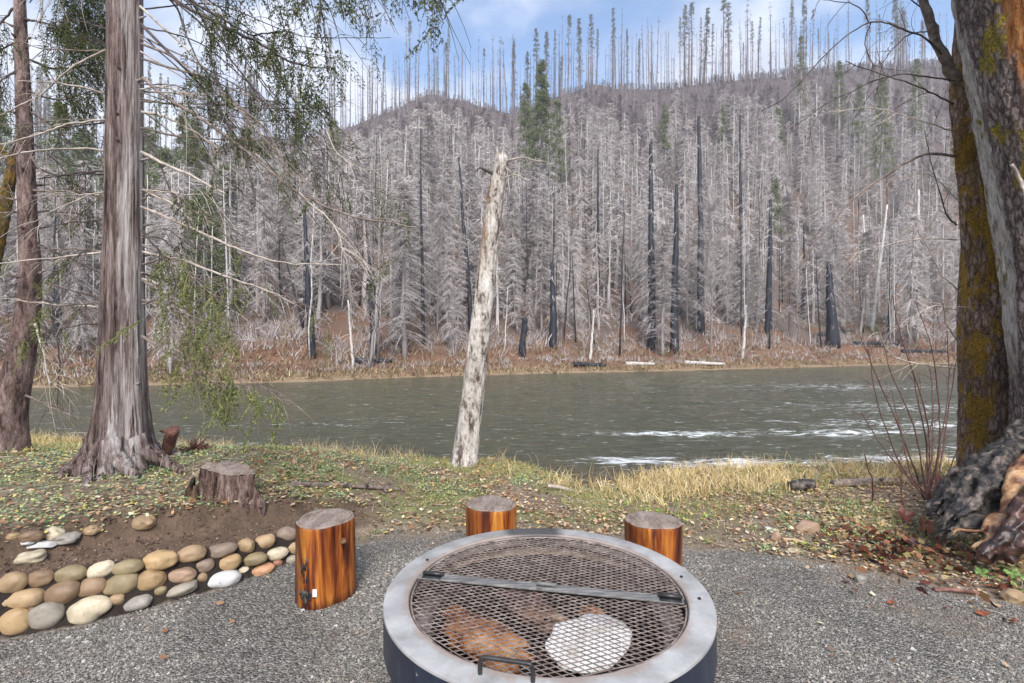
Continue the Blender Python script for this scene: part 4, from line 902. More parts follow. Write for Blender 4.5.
# --- stumps and driftwood on the near bank
M_stumpbark = bark_mat('stump_bark', [(.25, (.03, .016, .014)), (.5, (.15, .09, .075)), (.8, (.36, .27, .23))], 20, 3, bd=.03)
def cut_wood(name, a_, b_, c_, sc=40):
    m = N(name); d = m.nd('ShaderNodeVectorMath', operation='LENGTH'); v = m.nd('ShaderNodeVectorMath', operation='MULTIPLY'); m.l(m.c, v.inputs[0]); v.inputs[1].default_value = (1, 1, 0); m.l(v.outputs[0], d.inputs[0])
    n1_ = m.noise(m.c, 6, 5, .6); w = m.nd('ShaderNodeMath', operation='SINE'); m.l(m.math('ADD', m.math('MULTIPLY', d.outputs['Value'], sc*6), m.math('MULTIPLY', n1_, 14)), w.inputs[0])
    dn = m.nd('ShaderNodeVectorMath', operation='NORMALIZE'); m.l(v.outputs[0], dn.inputs[0]); ck = m.noise(dn.outputs[0], 5.5, 3, .6); ck = m.rng_(m.math('ABSOLUTE', m.math('SUBTRACT', ck, .5)), .0, .012); ck = m.math('ADD', m.math('MULTIPLY', ck, .22), -.2); f_ = m.math('ADD', m.math('ADD', m.math('MULTIPLY', w.outputs[0], .035), ck), m.noise(m.map((1, .35, 1)), 26, 8, .75)); m.col(m.ramp(f_, [(.3, a_), (.5, b_), (.72, c_)])); m.bump(f_, .4, .004)
    return m.m
M_cut = cut_wood('weathered_cut_wood', (.07, .048, .036), (.20, .15, .12), (.34, .285, .25))
sp_ = gp(221, 500) + [0, .10, -.03]
st = empty('tree_stump', tuple(sp_), 'old rough cut stump with mossy side on the grassy bank behind the stone edging', 'stump')
Yk = sp_[1]; rS = 24.5/FPX*Yk
def tp(th, z_): return rS*(1 + .10*np.cos(3*th+1) + .05*np.cos(5*th)) * (1 + (.28+.12*np.cos(4*th+2))*np.exp(-z_/.06))
n, sd_ = 26, 72; th = np.linspace(0, 2*np.pi, sd_, endpoint=False); zz = np.linspace(-.10, .215, n)
hh_ = zz[:, None]*(1 + .10*np.cos(th)[None]*0 - .16*np.cos(th)[None]*(zz[:, None] > 0))
rad = tp(th[None], np.clip(zz, 0, 1)[:, None])*(1 - .20*(1-np.abs(fbm(np.cos(th)*5, np.sin(th)*5, zz[:, None]*2, 4)))) 
V = np.stack([rad*np.cos(th)*1.05, rad*np.sin(th)*.9, hh_], -1).reshape(-1, 3) + sp_
i_ = np.arange(n-1)[:, None]*sd_; j = np.arange(sd_)[None]; k = (j+1) % sd_
mb = MB(); mb.add(V, np.stack([i_+j, i_+k, i_+sd_+k, i_+sd_+j], -1).reshape(-1, 4)); mb.build('bark', M_stumpbark, st)
top = V[-sd_:]; c0 = top.mean(0); rings = [c0[None] + (top-c0)*f_ + np.array([0, 0, .004]) for f_ in (1, .85, .6, .3)]; VV = np.vstack(rings + [c0[None]+[0, 0, .004]])
VV[:, 2] += .006*fbm(VV[:, 0]*20, VV[:, 1]*20, 0, 3)
F = [np.stack([a_*sd_+j[0], a_*sd_+k[0], (a_+1)*sd_+k[0], (a_+1)*sd_+j[0]], -1) for a_ in range(3)]
mb = MB(); mb.add(VV, np.concatenate(F), np.stack([3*sd_+j[0], 3*sd_+k[0], np.full(sd_, 4*sd_)], -1)); mb.build('cut_face', M_cut, st)
mb = MB()
for k_ in range(9):   # ragged rotten shell at the left side
    a_ = 2.5+k_*.2; b = sp_ + np.array([math.cos(a_)*(rS+.05+.02*k_ % .05), math.sin(a_)*(rS+.02), -.02]); hgt = random.uniform(.09, .2)
    mb.add(*tube(smooth_path(np.array([b, b+[-.015, 0, hgt*.5], b+[random.gauss(0, .012), 0, hgt]]), 8), np.linspace(.035, .010, 8), 7, disp=lambda th, i2, P_: .3*vn(th*2, i2*.9, k_)))
mb.build('rotten_shell', bark_mat('rotten_bark', [(.3, (.03, .02, .015)), (.6, (.16, .11, .07))], 14, 3, moss=[(.3, (.08, .07, .015)), (.7, (.2, .18, .05))], mossamt=.56), st)
fix_children(st)
def log_thing(pa, pb, r0, r1, mat, lab, name='fallen_log', cat='fallen log', seed=0, cut=None, stubs=2):
    pa, pb = np.array(pa), np.array(pb); e = empty(name, tuple(pa), lab, cat); n = 24
    P = smooth_path(np.array([pa, (pa+pb)/2 + [0, 0, .01], pb]), n); mb = MB(); mb.add(*tube(P, np.linspace(r0, r1, n), 28, disp=lambda th, i_, P_: .14*fbm(np.cos(th)*2.5, np.sin(th)*2.5, i_*.14+seed, 4)))
    g = np.random.default_rng(seed)
    for _ in range(stubs):
        b = P[g.integers(4, n-3)]; d = unit(g.normal(0, 1, 3)+[0, 0, .8]); mb.add(*tube(np.array([b, b+d*(r0+.03), b+d*(r0+.07)]), [.02, .014, .005], 7))
    mb.build('log_body', mat, e)
    if cut:
        for q, s_ in ((0, -1), (-1, 1)):
            t_ = unit(P[-1]-P[0])*s_; c_ = P[q] + t_*.006; u = unit(np.cross(t_, [0, 0, 1])); w = np.cross(t_, u); a_ = np.linspace(0, 6.283, 24, endpoint=False); rr_ = (r0 if q == 0 else r1)*.93
            VV = np.vstack([c_ + rr_*(np.cos(a_)[:, None]*u + np.sin(a_)[:, None]*w), c_ + t_*.004]); mb = MB(); mb.add(VV, np.stack([np.arange(24), (np.arange(24)+1) % 24, np.full(24, 24)], -1)); mb.build('cut_end', cut, e)
    fix_children(e); return e
M_redlog = simple('red_log_bark', [(.3, (.03, .012, .01)), (.5, (.13, .055, .04)), (.7, (.25, .13, .10))], 12, (1, 1, 1), .8, .7, .012)
a0 = gp(150, 466); log_thing(a0 + [-.05, .25, .05], P3(174, 430, a0[1]+.15), .045, .045, M_redlog, 'short reddish cut log tilted up against the right root of the big cedar', seed=4, cut=M_redlog)
a0 = gp(790, 492); b0 = gp(818, 492); log_thing(a0+[0, 0, .05], b0+[.0, .06, .05], .055, .05, M_burnt, 'short charred log lying in straw grass near the water right of the stools', seed=6)
a0 = gp(840, 490); b0 = gp(935, 487); log_thing(a0+[0, .1, .03], b0+[0, .1, .03], .04, .03, M_branch, 'long grey-brown branch lying on the bank left of the maple roots', seed=9, stubs=3)
a0 = gp(180, 456); log_thing(a0+[0, 0, .02], a0+[-.22, -.1, .0], .016, .010, M_ltbranch, 'pale stick leaning by the right root of the big cedar', 'stick', 'stick', 12, stubs=0)
a0 = gp(548, 492); log_thing(a0+[0, .0, .06], a0+[.3, .12, -.04], .02, .012, M_ltbranch, 'pale forked stick poking from the bank edge above the shallow water', 'stick', 'stick', 13, stubs=1)
a0 = gp(290, 487); b0 = gp(400, 492); log_thing(a0+[0, 0, .02], b0+[0, 0, .02], .022, .014, M_branch, 'thin fallen branch lying in the weeds behind the left stool', 'stick', 'stick', 15, stubs=4)
a0 = gp(783, 541); b0 = gp(812, 547); log_thing(a0+[0, 0, .012], b0+[0, 0, .012], .010, .008, simple('tan_stick', [(.3, (.25, .17, .09)), (.7, (.5, .38, .22))], 10), 'tan broken stick on gravel edge beside the pink rock', 'stick', 'stick', 16, stubs=0)
a0 = gp(935, 592); b0 = gp(985, 597); log_thing(a0+[0, 0, .01], b0+[0, 0, .01], .012, .008, M_redlog, 'flat dark red bark strip on the gravel under the maple roots', 'stick', 'stick', 17, stubs=0)
# root ball heap right of cedar
a0 = gp(195, 452); mb = MB(); g = np.random.default_rng(3)
for _ in range(90):
    d = unit(g.normal(0, 1, 3)*[1, .8, .7]+[0, 0, .3]); l_ = .05+.1*g.random(); mb.add(*tube(smooth_path(np.array([[0, 0, .02], d*l_*.6, d*l_+g.normal(0, .03, 3)]), 5), np.linspace(.012, .003, 5), 4))
o = mb.build('root_ball', M_redlog); o.location = a0; tag(o, 'small brown tangle of upturned roots right of the big cedar', 'root ball')
# ---------------------------------------------------------------- fire pit
PC = np.array([.13, 1.91]); RO, RI, PT = .60, .51, .557
def annulus_profile(prof, seg=128, wob=0):
    """lathe a closed profile of (r, z)"""
    prof = np.array(prof); n = len(prof); th = np.linspace(0, 2*np.pi, seg, endpoint=False)
    V = np.stack([prof[None, :, 0]*np.cos(th)[:, None], prof[None, :, 0]*np.sin(th)[:, None], np.broadcast_to(prof[None, :, 1], (seg, n))], -1).reshape(-1, 3)
    i_ = np.arange(seg)[:, None]*n; i2 = ((np.arange(seg)+1) % seg)[:, None]*n; j = np.arange(n)[None]; k = (j+1) % n
    return V, np.stack([i_+j, i2+j, i2+k, i_+k], -1).reshape(-1, 4)
pit = empty('fire_pit', (PC[0], PC[1], 0), 'round steel-rimmed fire pit with hinged expanded-metal grate in the foreground gravel', 'fire pit')
m = N('rim_paint')
sp = m.nd('ShaderNodeSeparateXYZ'); m.l(m.c, sp.inputs[0])
n_ = m.noise(m.c, 7, 7, .65); n3 = m.noise(m.map((1, 1, 1), (4, 2, 1)), 26, 6, .7)
c = m.ramp(n_, [(.3, (.25, .245, .24)), (.5, (.37, .365, .36)), (.7, (.48, .47, .46))])
rust = m.rng_(m.noise(m.map((1, 1, 1), (9, 3, 0)), 3.1, 7, .7), .60, .68); c = m.mix(m.math('MULTIPLY', rust, .7), c, (.34, .23, .16))
rad_ = m.nd('ShaderNodeVectorMath', operation='LENGTH'); m.l(m.map((1, 1, 0)), rad_.inputs[0]); inn = m.math('ADD', rad_.outputs['Value'], m.math('MULTIPLY', m.math('SUBTRACT', n_, .5), .10)); c = m.mix(m.math('MULTIPLY', m.rng_(inn, .540, .512), .65), c, (.30, .22, .17))
chip = m.rng_(n3, .69, .72); c = m.mix(chip, c, (.62, .6, .58))
soot = m.math('MULTIPLY', m.rng_(m.math('ABSOLUTE', m.math('ADD', sp.outputs['X'], .03)), .17, .10), m.rng_(sp.outputs['Y'], .48, .52))
c = m.mix(m.math('MULTIPLY', soot, .85), c, (.03, .03, .032))
m.col(c); m.l(m.rng_(n_, .3, .7, .30, .48), m.b.inputs['Roughness']); m.b.inputs['Metallic'].default_value = .1; m.bump(n3, .12, .002)
M_rim = m.m
prof = [(RI, PT-.05), (RI, PT-.004), (RI+.004, PT), (RO-.006, PT), (RO-.0015, PT-.002), (RO, PT-.007), (RO, PT-.010), (RO-.006, PT-.012), (RI+.008, PT-.012), (RI+.008, PT-.05)]
mb = MB(); mb.add(*annulus_profile(prof, 192)); o = mb.build('rim', M_rim, pit)
bm_ = o.modifiers.new('e', 'EDGE_SPLIT'); bm_.split_angle = R(35)
mb = MB(); mb.add(*annulus_profile([(RO-.001, PT-.0095), (RO-.001, PT-.145), (RO-.006, PT-.145), (RO-.006, PT-.0095)], 192)); mn_ = N('shaded_side_paint'); nq = mn_.noise(mn_.map((3, 3, 1)), 5, 7, .7); nq2 = mn_.rng_(mn_.noise(mn_.c, 30, 6, .7), .66, .70); mn_.col(mn_.mix(nq2, mn_.ramp(nq, [(.3, (.010, .013, .022)), (.6, (.022, .03, .052)), (.8, (.05, .06, .085))]), (.3, .28, .27))); mn_.b.inputs['Roughness'].default_value = .38  # shade of the upright side put into its paint, darker and bluer than the rim
o = mb.build('side_band', mn_.m, pit); o.modifiers.new('e', 'EDGE_SPLIT').split_angle = R(35)
M_conc = simple('weathered_wall_mat', [(.3, (.13, .10, .07)), (.5, (.28, .22, .16)), (.7, (.40, .33, .25))], 7, (1, 1, .4), .9, .5, .006)
mb = MB(); mb.add(*annulus_profile([(RO-.045, -.02), (RO-.045, PT-.014), (RO-.055, PT-.014), (RO-.055, -.02)], 128)); mb.build('outer_wall', M_conc, pit)
M_ledge = simple('ash_grey_ledge_mat', [(.3, (.06, .045, .04)), (.5, (.15, .12, .108)), (.7, (.25, .21, .19))], 9, (1, 1, 1), .9, .5, .006)
lm = N('back_dark_ledge_mat'); ln1 = lm.noise(lm.c, 9, 6, .6); lsep = lm.nd('ShaderNodeSeparateXYZ'); lm.l(lm.c, lsep.inputs[0])
lk = lm.rng_(lm.math('ADD', lsep.outputs['Y'], lm.math('MULTIPLY', lm.math('SUBTRACT', ln1, .5), .3)), .02, .20)  # ledge colour darkens towards the back
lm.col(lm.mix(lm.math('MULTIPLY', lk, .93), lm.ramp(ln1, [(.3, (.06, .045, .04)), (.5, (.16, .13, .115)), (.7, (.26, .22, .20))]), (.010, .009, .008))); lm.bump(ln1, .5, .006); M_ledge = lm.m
LR = .43
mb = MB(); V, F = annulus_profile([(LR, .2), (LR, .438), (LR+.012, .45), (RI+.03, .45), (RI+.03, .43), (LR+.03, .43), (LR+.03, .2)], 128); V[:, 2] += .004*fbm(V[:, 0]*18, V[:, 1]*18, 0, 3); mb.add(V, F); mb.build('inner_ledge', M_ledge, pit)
M_soot = simple('soot_wall_mat', [(.3, (.006, .005, .005)), (.6, (.018, .014, .012)), (.8, (.06, .04, .03))], 8, (1, 1, 1), .9, .6)
mb = MB(); mb.add(*annulus_profile([(LR-.004, .14), (LR-.004, .432), (LR-.001, .436), (LR-.001, .14)], 96)); mb.build('fire_liner', M_soot, pit)
gr_ = np.linspace(-.42, .42, 90); AX, AY = np.meshgrid(gr_, gr_); AZ = .24 + .035*fbm(AX*5, AY*5, 2, 5) - .02
V = np.stack([AX, AY, AZ], -1).reshape(-1, 3); i_ = (np.arange(89)[:, None]*90 + np.arange(89)[None]).ravel(); Q = np.stack([i_, i_+1, i_+91, i_+90], -1)
cen = V[Q].mean(1); Q = Q[np.hypot(cen[:, 0], cen[:, 1]) < LR-.004]
mb = MB(); mb.add(V, Q); mb.build('ash_bed', simple('ash_mat', [(.4, (.004, .0035, .003)), (.56, (.012, .009, .008)), (.66, (.06, .035, .022)), (.8, (.16, .11, .08))], 14, (1, 1, 1), .95, .8, .02), pit)
# expanded metal grate in two hinged halves
BA = math.atan2(1.842-2.04, .626+.379)     # hinge line direction
M_mesh = simple('rusty_mesh_mat', [(.3, (.07, .05, .043)), (.5, (.21, .165, .145)), (.7, (.36, .30, .27))], 30, (1, 1, 1), .55, .3, .001)
M_bar = simple('grey_bar_mat', [(.3, (.06, .058, .056)), (.5, (.15, .145, .14)), (.7, (.27, .26, .24))], 12, (1, 6, 1), .5, .3, .001)
ca, sa = math.cos(BA), math.sin(BA)
def rot(V): V = np.asarray(V, float); return np.stack([V[..., 0]*ca - V[..., 1]*sa, V[..., 0]*sa + V[..., 1]*ca, V[..., 2]], -1)
LW, SW, gt = .042, .0245, PT-.008
def half_grate(sign):
    mb = MB(); Rg = RI-.004; rows = int(Rg/(SW/2))+1
    A = []; B = []
    for r_ in range(0, rows):
        y0 = .022 + r_*SW/2
        for c_ in range(-14, 15):
            x0 = c_*LW + (LW/2 if r_ % 2 else 0)
            for dx_ in (-1, 1):
                a_ = (x0, y0); b_ = (x0+dx_*LW/2, y0+SW/2)
                if math.hypot(*a_) < Rg and math.hypot(*b_) < Rg+.0: A.append(a_); B.append(b_)
    A = np.array(A); B = np.array(B); A[:, 1] *= sign; B[:, 1] *= sign
    d = B-A; l_ = np.hypot(d[:, 0], d[:, 1])[:, None]; nrm = np.stack([-d[:, 1], d[:, 0]], 1)/l_; w = .0012; h = .0012
    sag = lambda p: -.006*np.cos(np.minimum(np.hypot(p[:, 0], p[:, 1]-sign*.25)/.35, 1.4)) + .0015*fbm(p[:, 0]*9, p[:, 1]*9, sign, 2)
    VV = []
    for p in (A, B):
        zz_ = gt + sag(p)
        for s1, s2 in ((-1, -1), (1, -1), (1, 1), (-1, 1)):
            VV.append(np.column_stack([p + nrm*w*s1, zz_ + s2*h]))
    V = np.stack(VV, 1); n = len(A); o_ = np.arange(n)[:, None]*8
    F = np.concatenate([o_ + np.array([[0, 1, 5, 4]]), o_ + np.array([[1, 2, 6, 5]]), o_ + np.array([[2, 3, 7, 6]]), o_ + np.array([[3, 0, 4, 7]])])
    mb.add(rot(V.reshape(-1, 3)), F)
    g_ = mb.build('grate', M_mesh, pit, smooth=False)
    # rim hoop round the half and the flat hinge bar
    hoop = MB(); a_ = np.linspace(.06, math.pi-.06, 60)*sign; P = np.stack([np.cos(a_)*(RI-.008), np.sin(a_)*(RI-.008), np.full(60, gt-.003)], 1); hoop.add(*tube(rot(P), .004, 6)); hoop.build('hoop', M_mesh, g_)
    return g_
g1 = half_grate(1); g2 = half_grate(-1)
def rbox(cx, cy, cz, sx, sy, sz, name, mat, par, bev=.0015):
    V, F = box(cx, cy, cz, sx, sy, sz); mb = MB(); mb.add(rot(V), F); o = mb.build(name, mat, par, smooth=False); b = o.modifiers.new('b', 'BEVEL'); b.width = bev; b.segments = 2; return o
rbox(-.005, -.015, gt+.008, 1.0, .026, .007, 'hinge_bar', M_bar, g2)
rbox(-.005, .0125, gt+.0075, 1.0, .021, .005, 'hinge_bar', M_bar, g1)
M_hinge = simple('black_hinge_mat', [(.3, (.008, .008, .009)), (.7, (.035, .033, .035))], 20, rough=.4)
for hx, hw_ in ((-.45, .085), (.0, .075), (.45, .085)):
    mb = MB(); mb.add(*tube(rot(np.array([[hx-hw_/2, .003, gt+.017], [hx, .003, gt+.017], [hx+hw_/2, .003, gt+.017]])), .0075, 12)); 
    for q in (-.018, .018):
        V, F = box(hx, q, gt+.0125, hw_*.9, .02, .003); mb.add(rot(V), F)
    mb.build('hinge', M_hinge if hx else M_bar, g2)
# handle: bent round bar standing at the front
hp = lambda px, py, z_: np.array([(px-512)/FPX*((CZ-z_)*FPX/(py-HOR)) - PC[0], (CZ-z_)*FPX/(py-HOR) - PC[1], z_])
A = hp(480, 676, PT-.002); B = hp(533, 684, PT-.002); up = np.array([0, 0, .050])
P = np.array([A, A+up*.55, A+up*.9+(B-A)*.03, A+up+(B-A)*.12, A+up+(B-A)*.5, B+up+(A-B)*.12, B+up*.9+(A-B)*.03, B+up*.55, B])
mb = MB(); mb.add(*tube(smooth_path(P, 60), .0066, 12)); mb.build('handle', M_hinge, g2)
for px, py in ((427, 561), (682, 578), (700, 600)):
    p = hp(px, py, PT); mb = MB(); mb.add(*tube(np.array([p-[0, 0, .004], p+[0, 0, .004], p+[0, 0, .006]]), [.006, .006, .004], 10)); mb.build('rivet', M_soot, pit)
# things lying in the pit
def pw(px, py, z_): p = hp(px, py, z_); return p + [PC[0], PC[1], 0]
def lump(name, loc, size, seed, mat, lab, cat, rotz=0, amp=.12, fr=2.2, group=None, sub=4, facet=False, rx=0, e=1.0, parent=None):
    me = bpy.data.meshes.new(name); import bmesh
    bm = bmesh.new(); bmesh.ops.create_icosphere(bm, subdivisions=sub, radius=1); bm.to_mesh(me); bm.free()
    n = len(me.vertices); v = np.empty(n*3, np.float32); me.vertices.foreach_get('co', v); v = v.reshape(-1, 3).astype(float)
    if e != 1: v = np.sign(v)*np.abs(v)**e
    d = 1 + amp*fbm(v[:, 0]*fr*.5+seed, v[:, 1]*fr*.5, v[:, 2]*fr*.5, 2) + amp*.12*fbm(v[:, 0]*5, v[:, 1]*5+seed, v[:, 2]*5, 3)
    v = v*d[:, None]
    if facet:
        g = np.random.default_rng(seed)
        for _ in range(7):
            nrm = unit(g.normal(0, 1, 3)); k = v@nrm; lim = .62+.15*g.random(); v = v - nrm*np.clip(k-lim, 0, None)[:, None]*.9
    v = v*np.array(size)/2; me.vertices.foreach_set('co', v.astype(np.float32).ravel()); me.polygons.foreach_set('use_smooth', np.ones(len(me.polygons), bool)); me.update(); me.materials.append(mat)
    o = bpy.data.objects.new(name, me); COL.objects.link(o); o.location = loc; o.rotation_euler = (rx, 0, rotz)
    if parent: o.parent = parent
    return tag(o, lab, cat, group)
M_rustlog = simple('burnt_orange_wood_mat', [(.3, (.03, .012, .008)), (.42, (.16, .05, .015)), (.54, (.42, .15, .035)), (.7, (.6, .38, .2))], 9, (1, 1, 1), .55, .9, .02, 8)
lump('charred_chunk', pw(484, 638, .35), (.34, .22, .14), 3, M_rustlog, 'largest rust-orange burnt wood chunk in the pit, left of the white slab', 'firewood', rotz=-.7, amp=.55, fr=7, facet=True)
lump('charred_chunk', pw(530, 612, .36), (.28, .16, .13), 8, simple('char_wood_mat', [(.35, (.02, .014, .012)), (.5, (.12, .055, .04)), (.62, (.30, .17, .10)), (.8, (.55, .43, .32))], 10, rough=.7, bump=.9, bd=.02), 'dark burnt wood chunk behind the orange one, under the hinge middle', 'firewood', rotz=-.5, amp=.55, fr=7, facet=True)
lump('charred_chunk', pw(462, 608, .28), (.2, .08, .08), 11, M_rustlog, 'small orange burnt stick end near left hinge inside pit', 'firewood', rotz=.3, amp=.2, facet=True)
lump('charred_chunk', pw(575, 570, .30), (.26, .07, .07), 14, M_rustlog, 'long rust-orange piece at the back of the pit behind the hinge bar', 'firewood', rotz=-.15, amp=.2, facet=True)
lump('charred_chunk', pw(600, 612, .27), (.26, .08, .07), 15, M_rustlog, 'thin brown burnt stick lying right of the pit centre', 'firewood', rotz=-.4, amp=.2, facet=True)
m = N('white_slab_mat'); m.b.inputs['Base Color'].default_value = (.8, .8, .8, 1); nn_ = m.noise(m.c, 7, 6, .6); m.col(m.ramp(nn_, [(.35, (.60, .56, .50)), (.5, (.84, .84, .83)), (.8, (.9, .9, .9))])); m.bump(nn_, .25, .01)
wp = pw(592, 641, .37)
lump('white_slab', wp, (.33, .25, .035), 21, m.m, 'smooth white rounded slab lying in fire pit under the grate, right of the burnt wood', 'slab', rotz=.35, amp=.22, fr=2.4, rx=.18)
lump('ash_lump', pw(520, 655, .30), (.05, .04, .03), 22, m.m, 'small white ash lump beside the orange chunk', 'ash lump', amp=.3)

# ---------------------------------------------------------------- log stools
def stool_mat(seed, dark=.5):
    m = N('varnished_log_mat'); v = m.map((11, 11, 1.1), (seed*3.1, seed, 0)); f = m.noise(v, 1.3, 8, .62, .5); f2 = m.noise(m.map((40, 40, 2.2)), 1.0, 5, .7)
    c = m.ramp(m.mix(.25, f, f2), [(.38, (.022, .004, .002)), (.46, (.12, .024, .005)), (.53, (.31, .085, .010)), (.61, (.48, .19, .026)), (.72, (.60, .36, .10))])
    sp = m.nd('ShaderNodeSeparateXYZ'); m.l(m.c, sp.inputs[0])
    k = m.rng_(m.math('ADD', sp.outputs['X'], m.math('MULTIPLY', m.math('SUBTRACT', f, .5), .35)), -.00, -.10)  # shade on the left side of the log painted into the wood colour
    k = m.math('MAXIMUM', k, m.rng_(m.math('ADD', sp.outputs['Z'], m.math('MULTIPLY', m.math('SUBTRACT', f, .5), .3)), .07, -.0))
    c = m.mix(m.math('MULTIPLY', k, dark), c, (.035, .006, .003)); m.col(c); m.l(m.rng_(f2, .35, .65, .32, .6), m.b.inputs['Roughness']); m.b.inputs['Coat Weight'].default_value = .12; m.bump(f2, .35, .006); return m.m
def log_stool(px, py_top, py_base, wpx, lab, seed, dark=.5, Yc=None, H=.44):
    Y = (CZ-H)*FPX/(py_top-HOR); x = (px-512)/FPX*Y; r_ = wpx/2/FPX*Y; z0 = gz(x, Y)
    e = empty('log_stool', (x, Y, z0), lab, 'log stool', None); n, sd_ = 40, 96; th = np.linspace(0, 2*np.pi, sd_, endpoint=False); zz = np.linspace(-.03, H-z0, n)
    g = np.random.default_rng(seed); base = 1 + .05*np.cos(2*th+g.random()*6) + .04*np.cos(3*th+g.random()*6) + .022*np.cos(5*th+g.random()*6) + .012*np.cos(9*th+g.random()*6)
    rad = r_*base[None]*(1 + .012*fbm(np.cos(th)*6, np.sin(th)*6, zz[:, None]*2+seed, 4) + .015*np.sin(zz[:, None]*9+seed))
    V = np.stack([rad*np.cos(th), rad*np.sin(th), np.broadcast_to(zz[:, None], rad.shape)], -1); V[-1, :, :2] *= .985
    V = V.reshape(-1, 3); i_ = np.arange(n-1)[:, None]*sd_; j = np.arange(sd_)[None]; k = (j+1) % sd_
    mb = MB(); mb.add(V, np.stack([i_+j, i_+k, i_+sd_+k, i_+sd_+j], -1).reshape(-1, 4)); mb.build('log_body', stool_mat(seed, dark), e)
    top = V[-sd_:]*[.995, .995, 1]; c0 = top.mean(0); fr_ = (1, .97, .85, .6, .3); up_ = (0, .003, .004, .004, .004)
    VV = np.vstack([c0[None] + (top-c0)*f_ + [0, 0, u_] for f_, u_ in zip(fr_, up_)] + [c0[None]+[0, 0, .004]])
    VV[sd_:, 2] += .002*fbm(VV[sd_:, 0]*30, VV[sd_:, 1]*30, seed, 3)
    F = [np.stack([a_*sd_+j[0], a_*sd_+k[0], (a_+1)*sd_+k[0], (a_+1)*sd_+j[0]], -1) for a_ in range(4)]
    mb = MB(); mb.add(VV, np.concatenate(F), np.stack([4*sd_+j[0], 4*sd_+k[0], np.full(sd_, 5*sd_)], -1)); mb.build('sawn_top', M_cut, e)
    return e, x, Y, r_
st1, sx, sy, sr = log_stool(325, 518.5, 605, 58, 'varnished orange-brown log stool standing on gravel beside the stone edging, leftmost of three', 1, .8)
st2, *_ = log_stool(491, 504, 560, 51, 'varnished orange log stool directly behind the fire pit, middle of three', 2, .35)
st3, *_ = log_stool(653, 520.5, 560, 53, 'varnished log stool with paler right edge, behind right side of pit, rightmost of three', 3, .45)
# knot, bark remnant and paper scrap on the left stool
def on_log(px, py, push=.0):
    push = push + .012
    # point on the cylinder surface facing the camera
    for Y in np.arange(sy-sr-.1, sy+.1, .002):
        p = P3(px, py, Y)
        if math.hypot(p[0]-sx, p[1]-sy) < sr+push: return p
    return P3(px, py, sy-sr)
p = on_log(342.5, 542); o = lump('knot', tuple(p-np.array([sx, sy, st1.location.z])), (.034, .02, .034), 2, simple('knot_mat', [(.35, (.02, .008, .004)), (.6, (.2, .1, .05)), (.8, (.4, .28, .2))], 40), None, None, amp=.3, parent=st1)
mb = MB(); g = np.random.default_rng(8)
for k in range(16):
    px, py = 300+g.random()*16, 592+g.random()*12; p = on_log(px, py, .004); mb.add(*tube(np.array([p-[0, 0, .012], p, p+[0, 0, .02]]), [.006, .011, .003], 6))
for k in range(10):
    px, py = 301+g.random()*5, 560+g.random()*30; p = on_log(px, py, .003); mb.add(*tube(np.array([p-[0, 0, .015], p, p+[0, 0, .025]]), [.003, .006, .002], 6))
o = mb.build('bark_remnant', M_burnt, st1); fix_children_only = [o]
co_ = np.array([v.co for v in o.data.vertices]) - np.array(st1.location); o.data.vertices.foreach_set('co', co_.astype(np.float32).ravel()); o['_f'] = 1
p = on_log(314.5, 593.5, .009)-np.array(st1.location); V, F = box(0, -.006, 0, .024, .002, .042); mb = MB(); mb.add(V+p, F); o = mb.build('paper_scrap', simple('paper_mat', [(.3, (.6, .58, .55)), (.7, (.8, .79, .77))], 30), st1, smooth=False); o['_f'] = 1

# ---------------------------------------------------------------- cobbles
PAL = {'tan': (.42, .29, .165), 'brown': (.27, .175, .105), 'olive': (.32, .25, .14), 'gold': (.46, .31, .16), 'cream': (.62, .53, .38), 'grey': (.36, .32, .26), 'white': (.70, .69, .68), 'greybrown': (.27, .20, .15), 'orange': (.50, .27, .15), 'red': (.36, .16, .10), 'dusty grey': (.36, .33, .29), 'pinkish': (.42, .28, .19)}
def stone_mat(c_, s_):
    m = N('cobble_mat'); f = m.noise(m.map((1, 1, 1), (s_, s_*2, 0)), 7, 7, .62, .6); a_ = tuple(x*.62 for x in c_); b_ = tuple(min(.85, x*1.22) for x in c_)
    c = m.ramp(f, [(.3, a_), (.5, c_), (.72, b_)]); sp2 = m.rng_(m.noise(m.c, 60, 5, .7), .56, .66, 0, .35); m.col(m.mix(sp2, c, (.16, .12, .08)))
    m.bump(f, .3, .006); m.b.inputs['Roughness'].default_value = .55; m.b.inputs['Specular IOR Level'].default_value = .4; return m.m
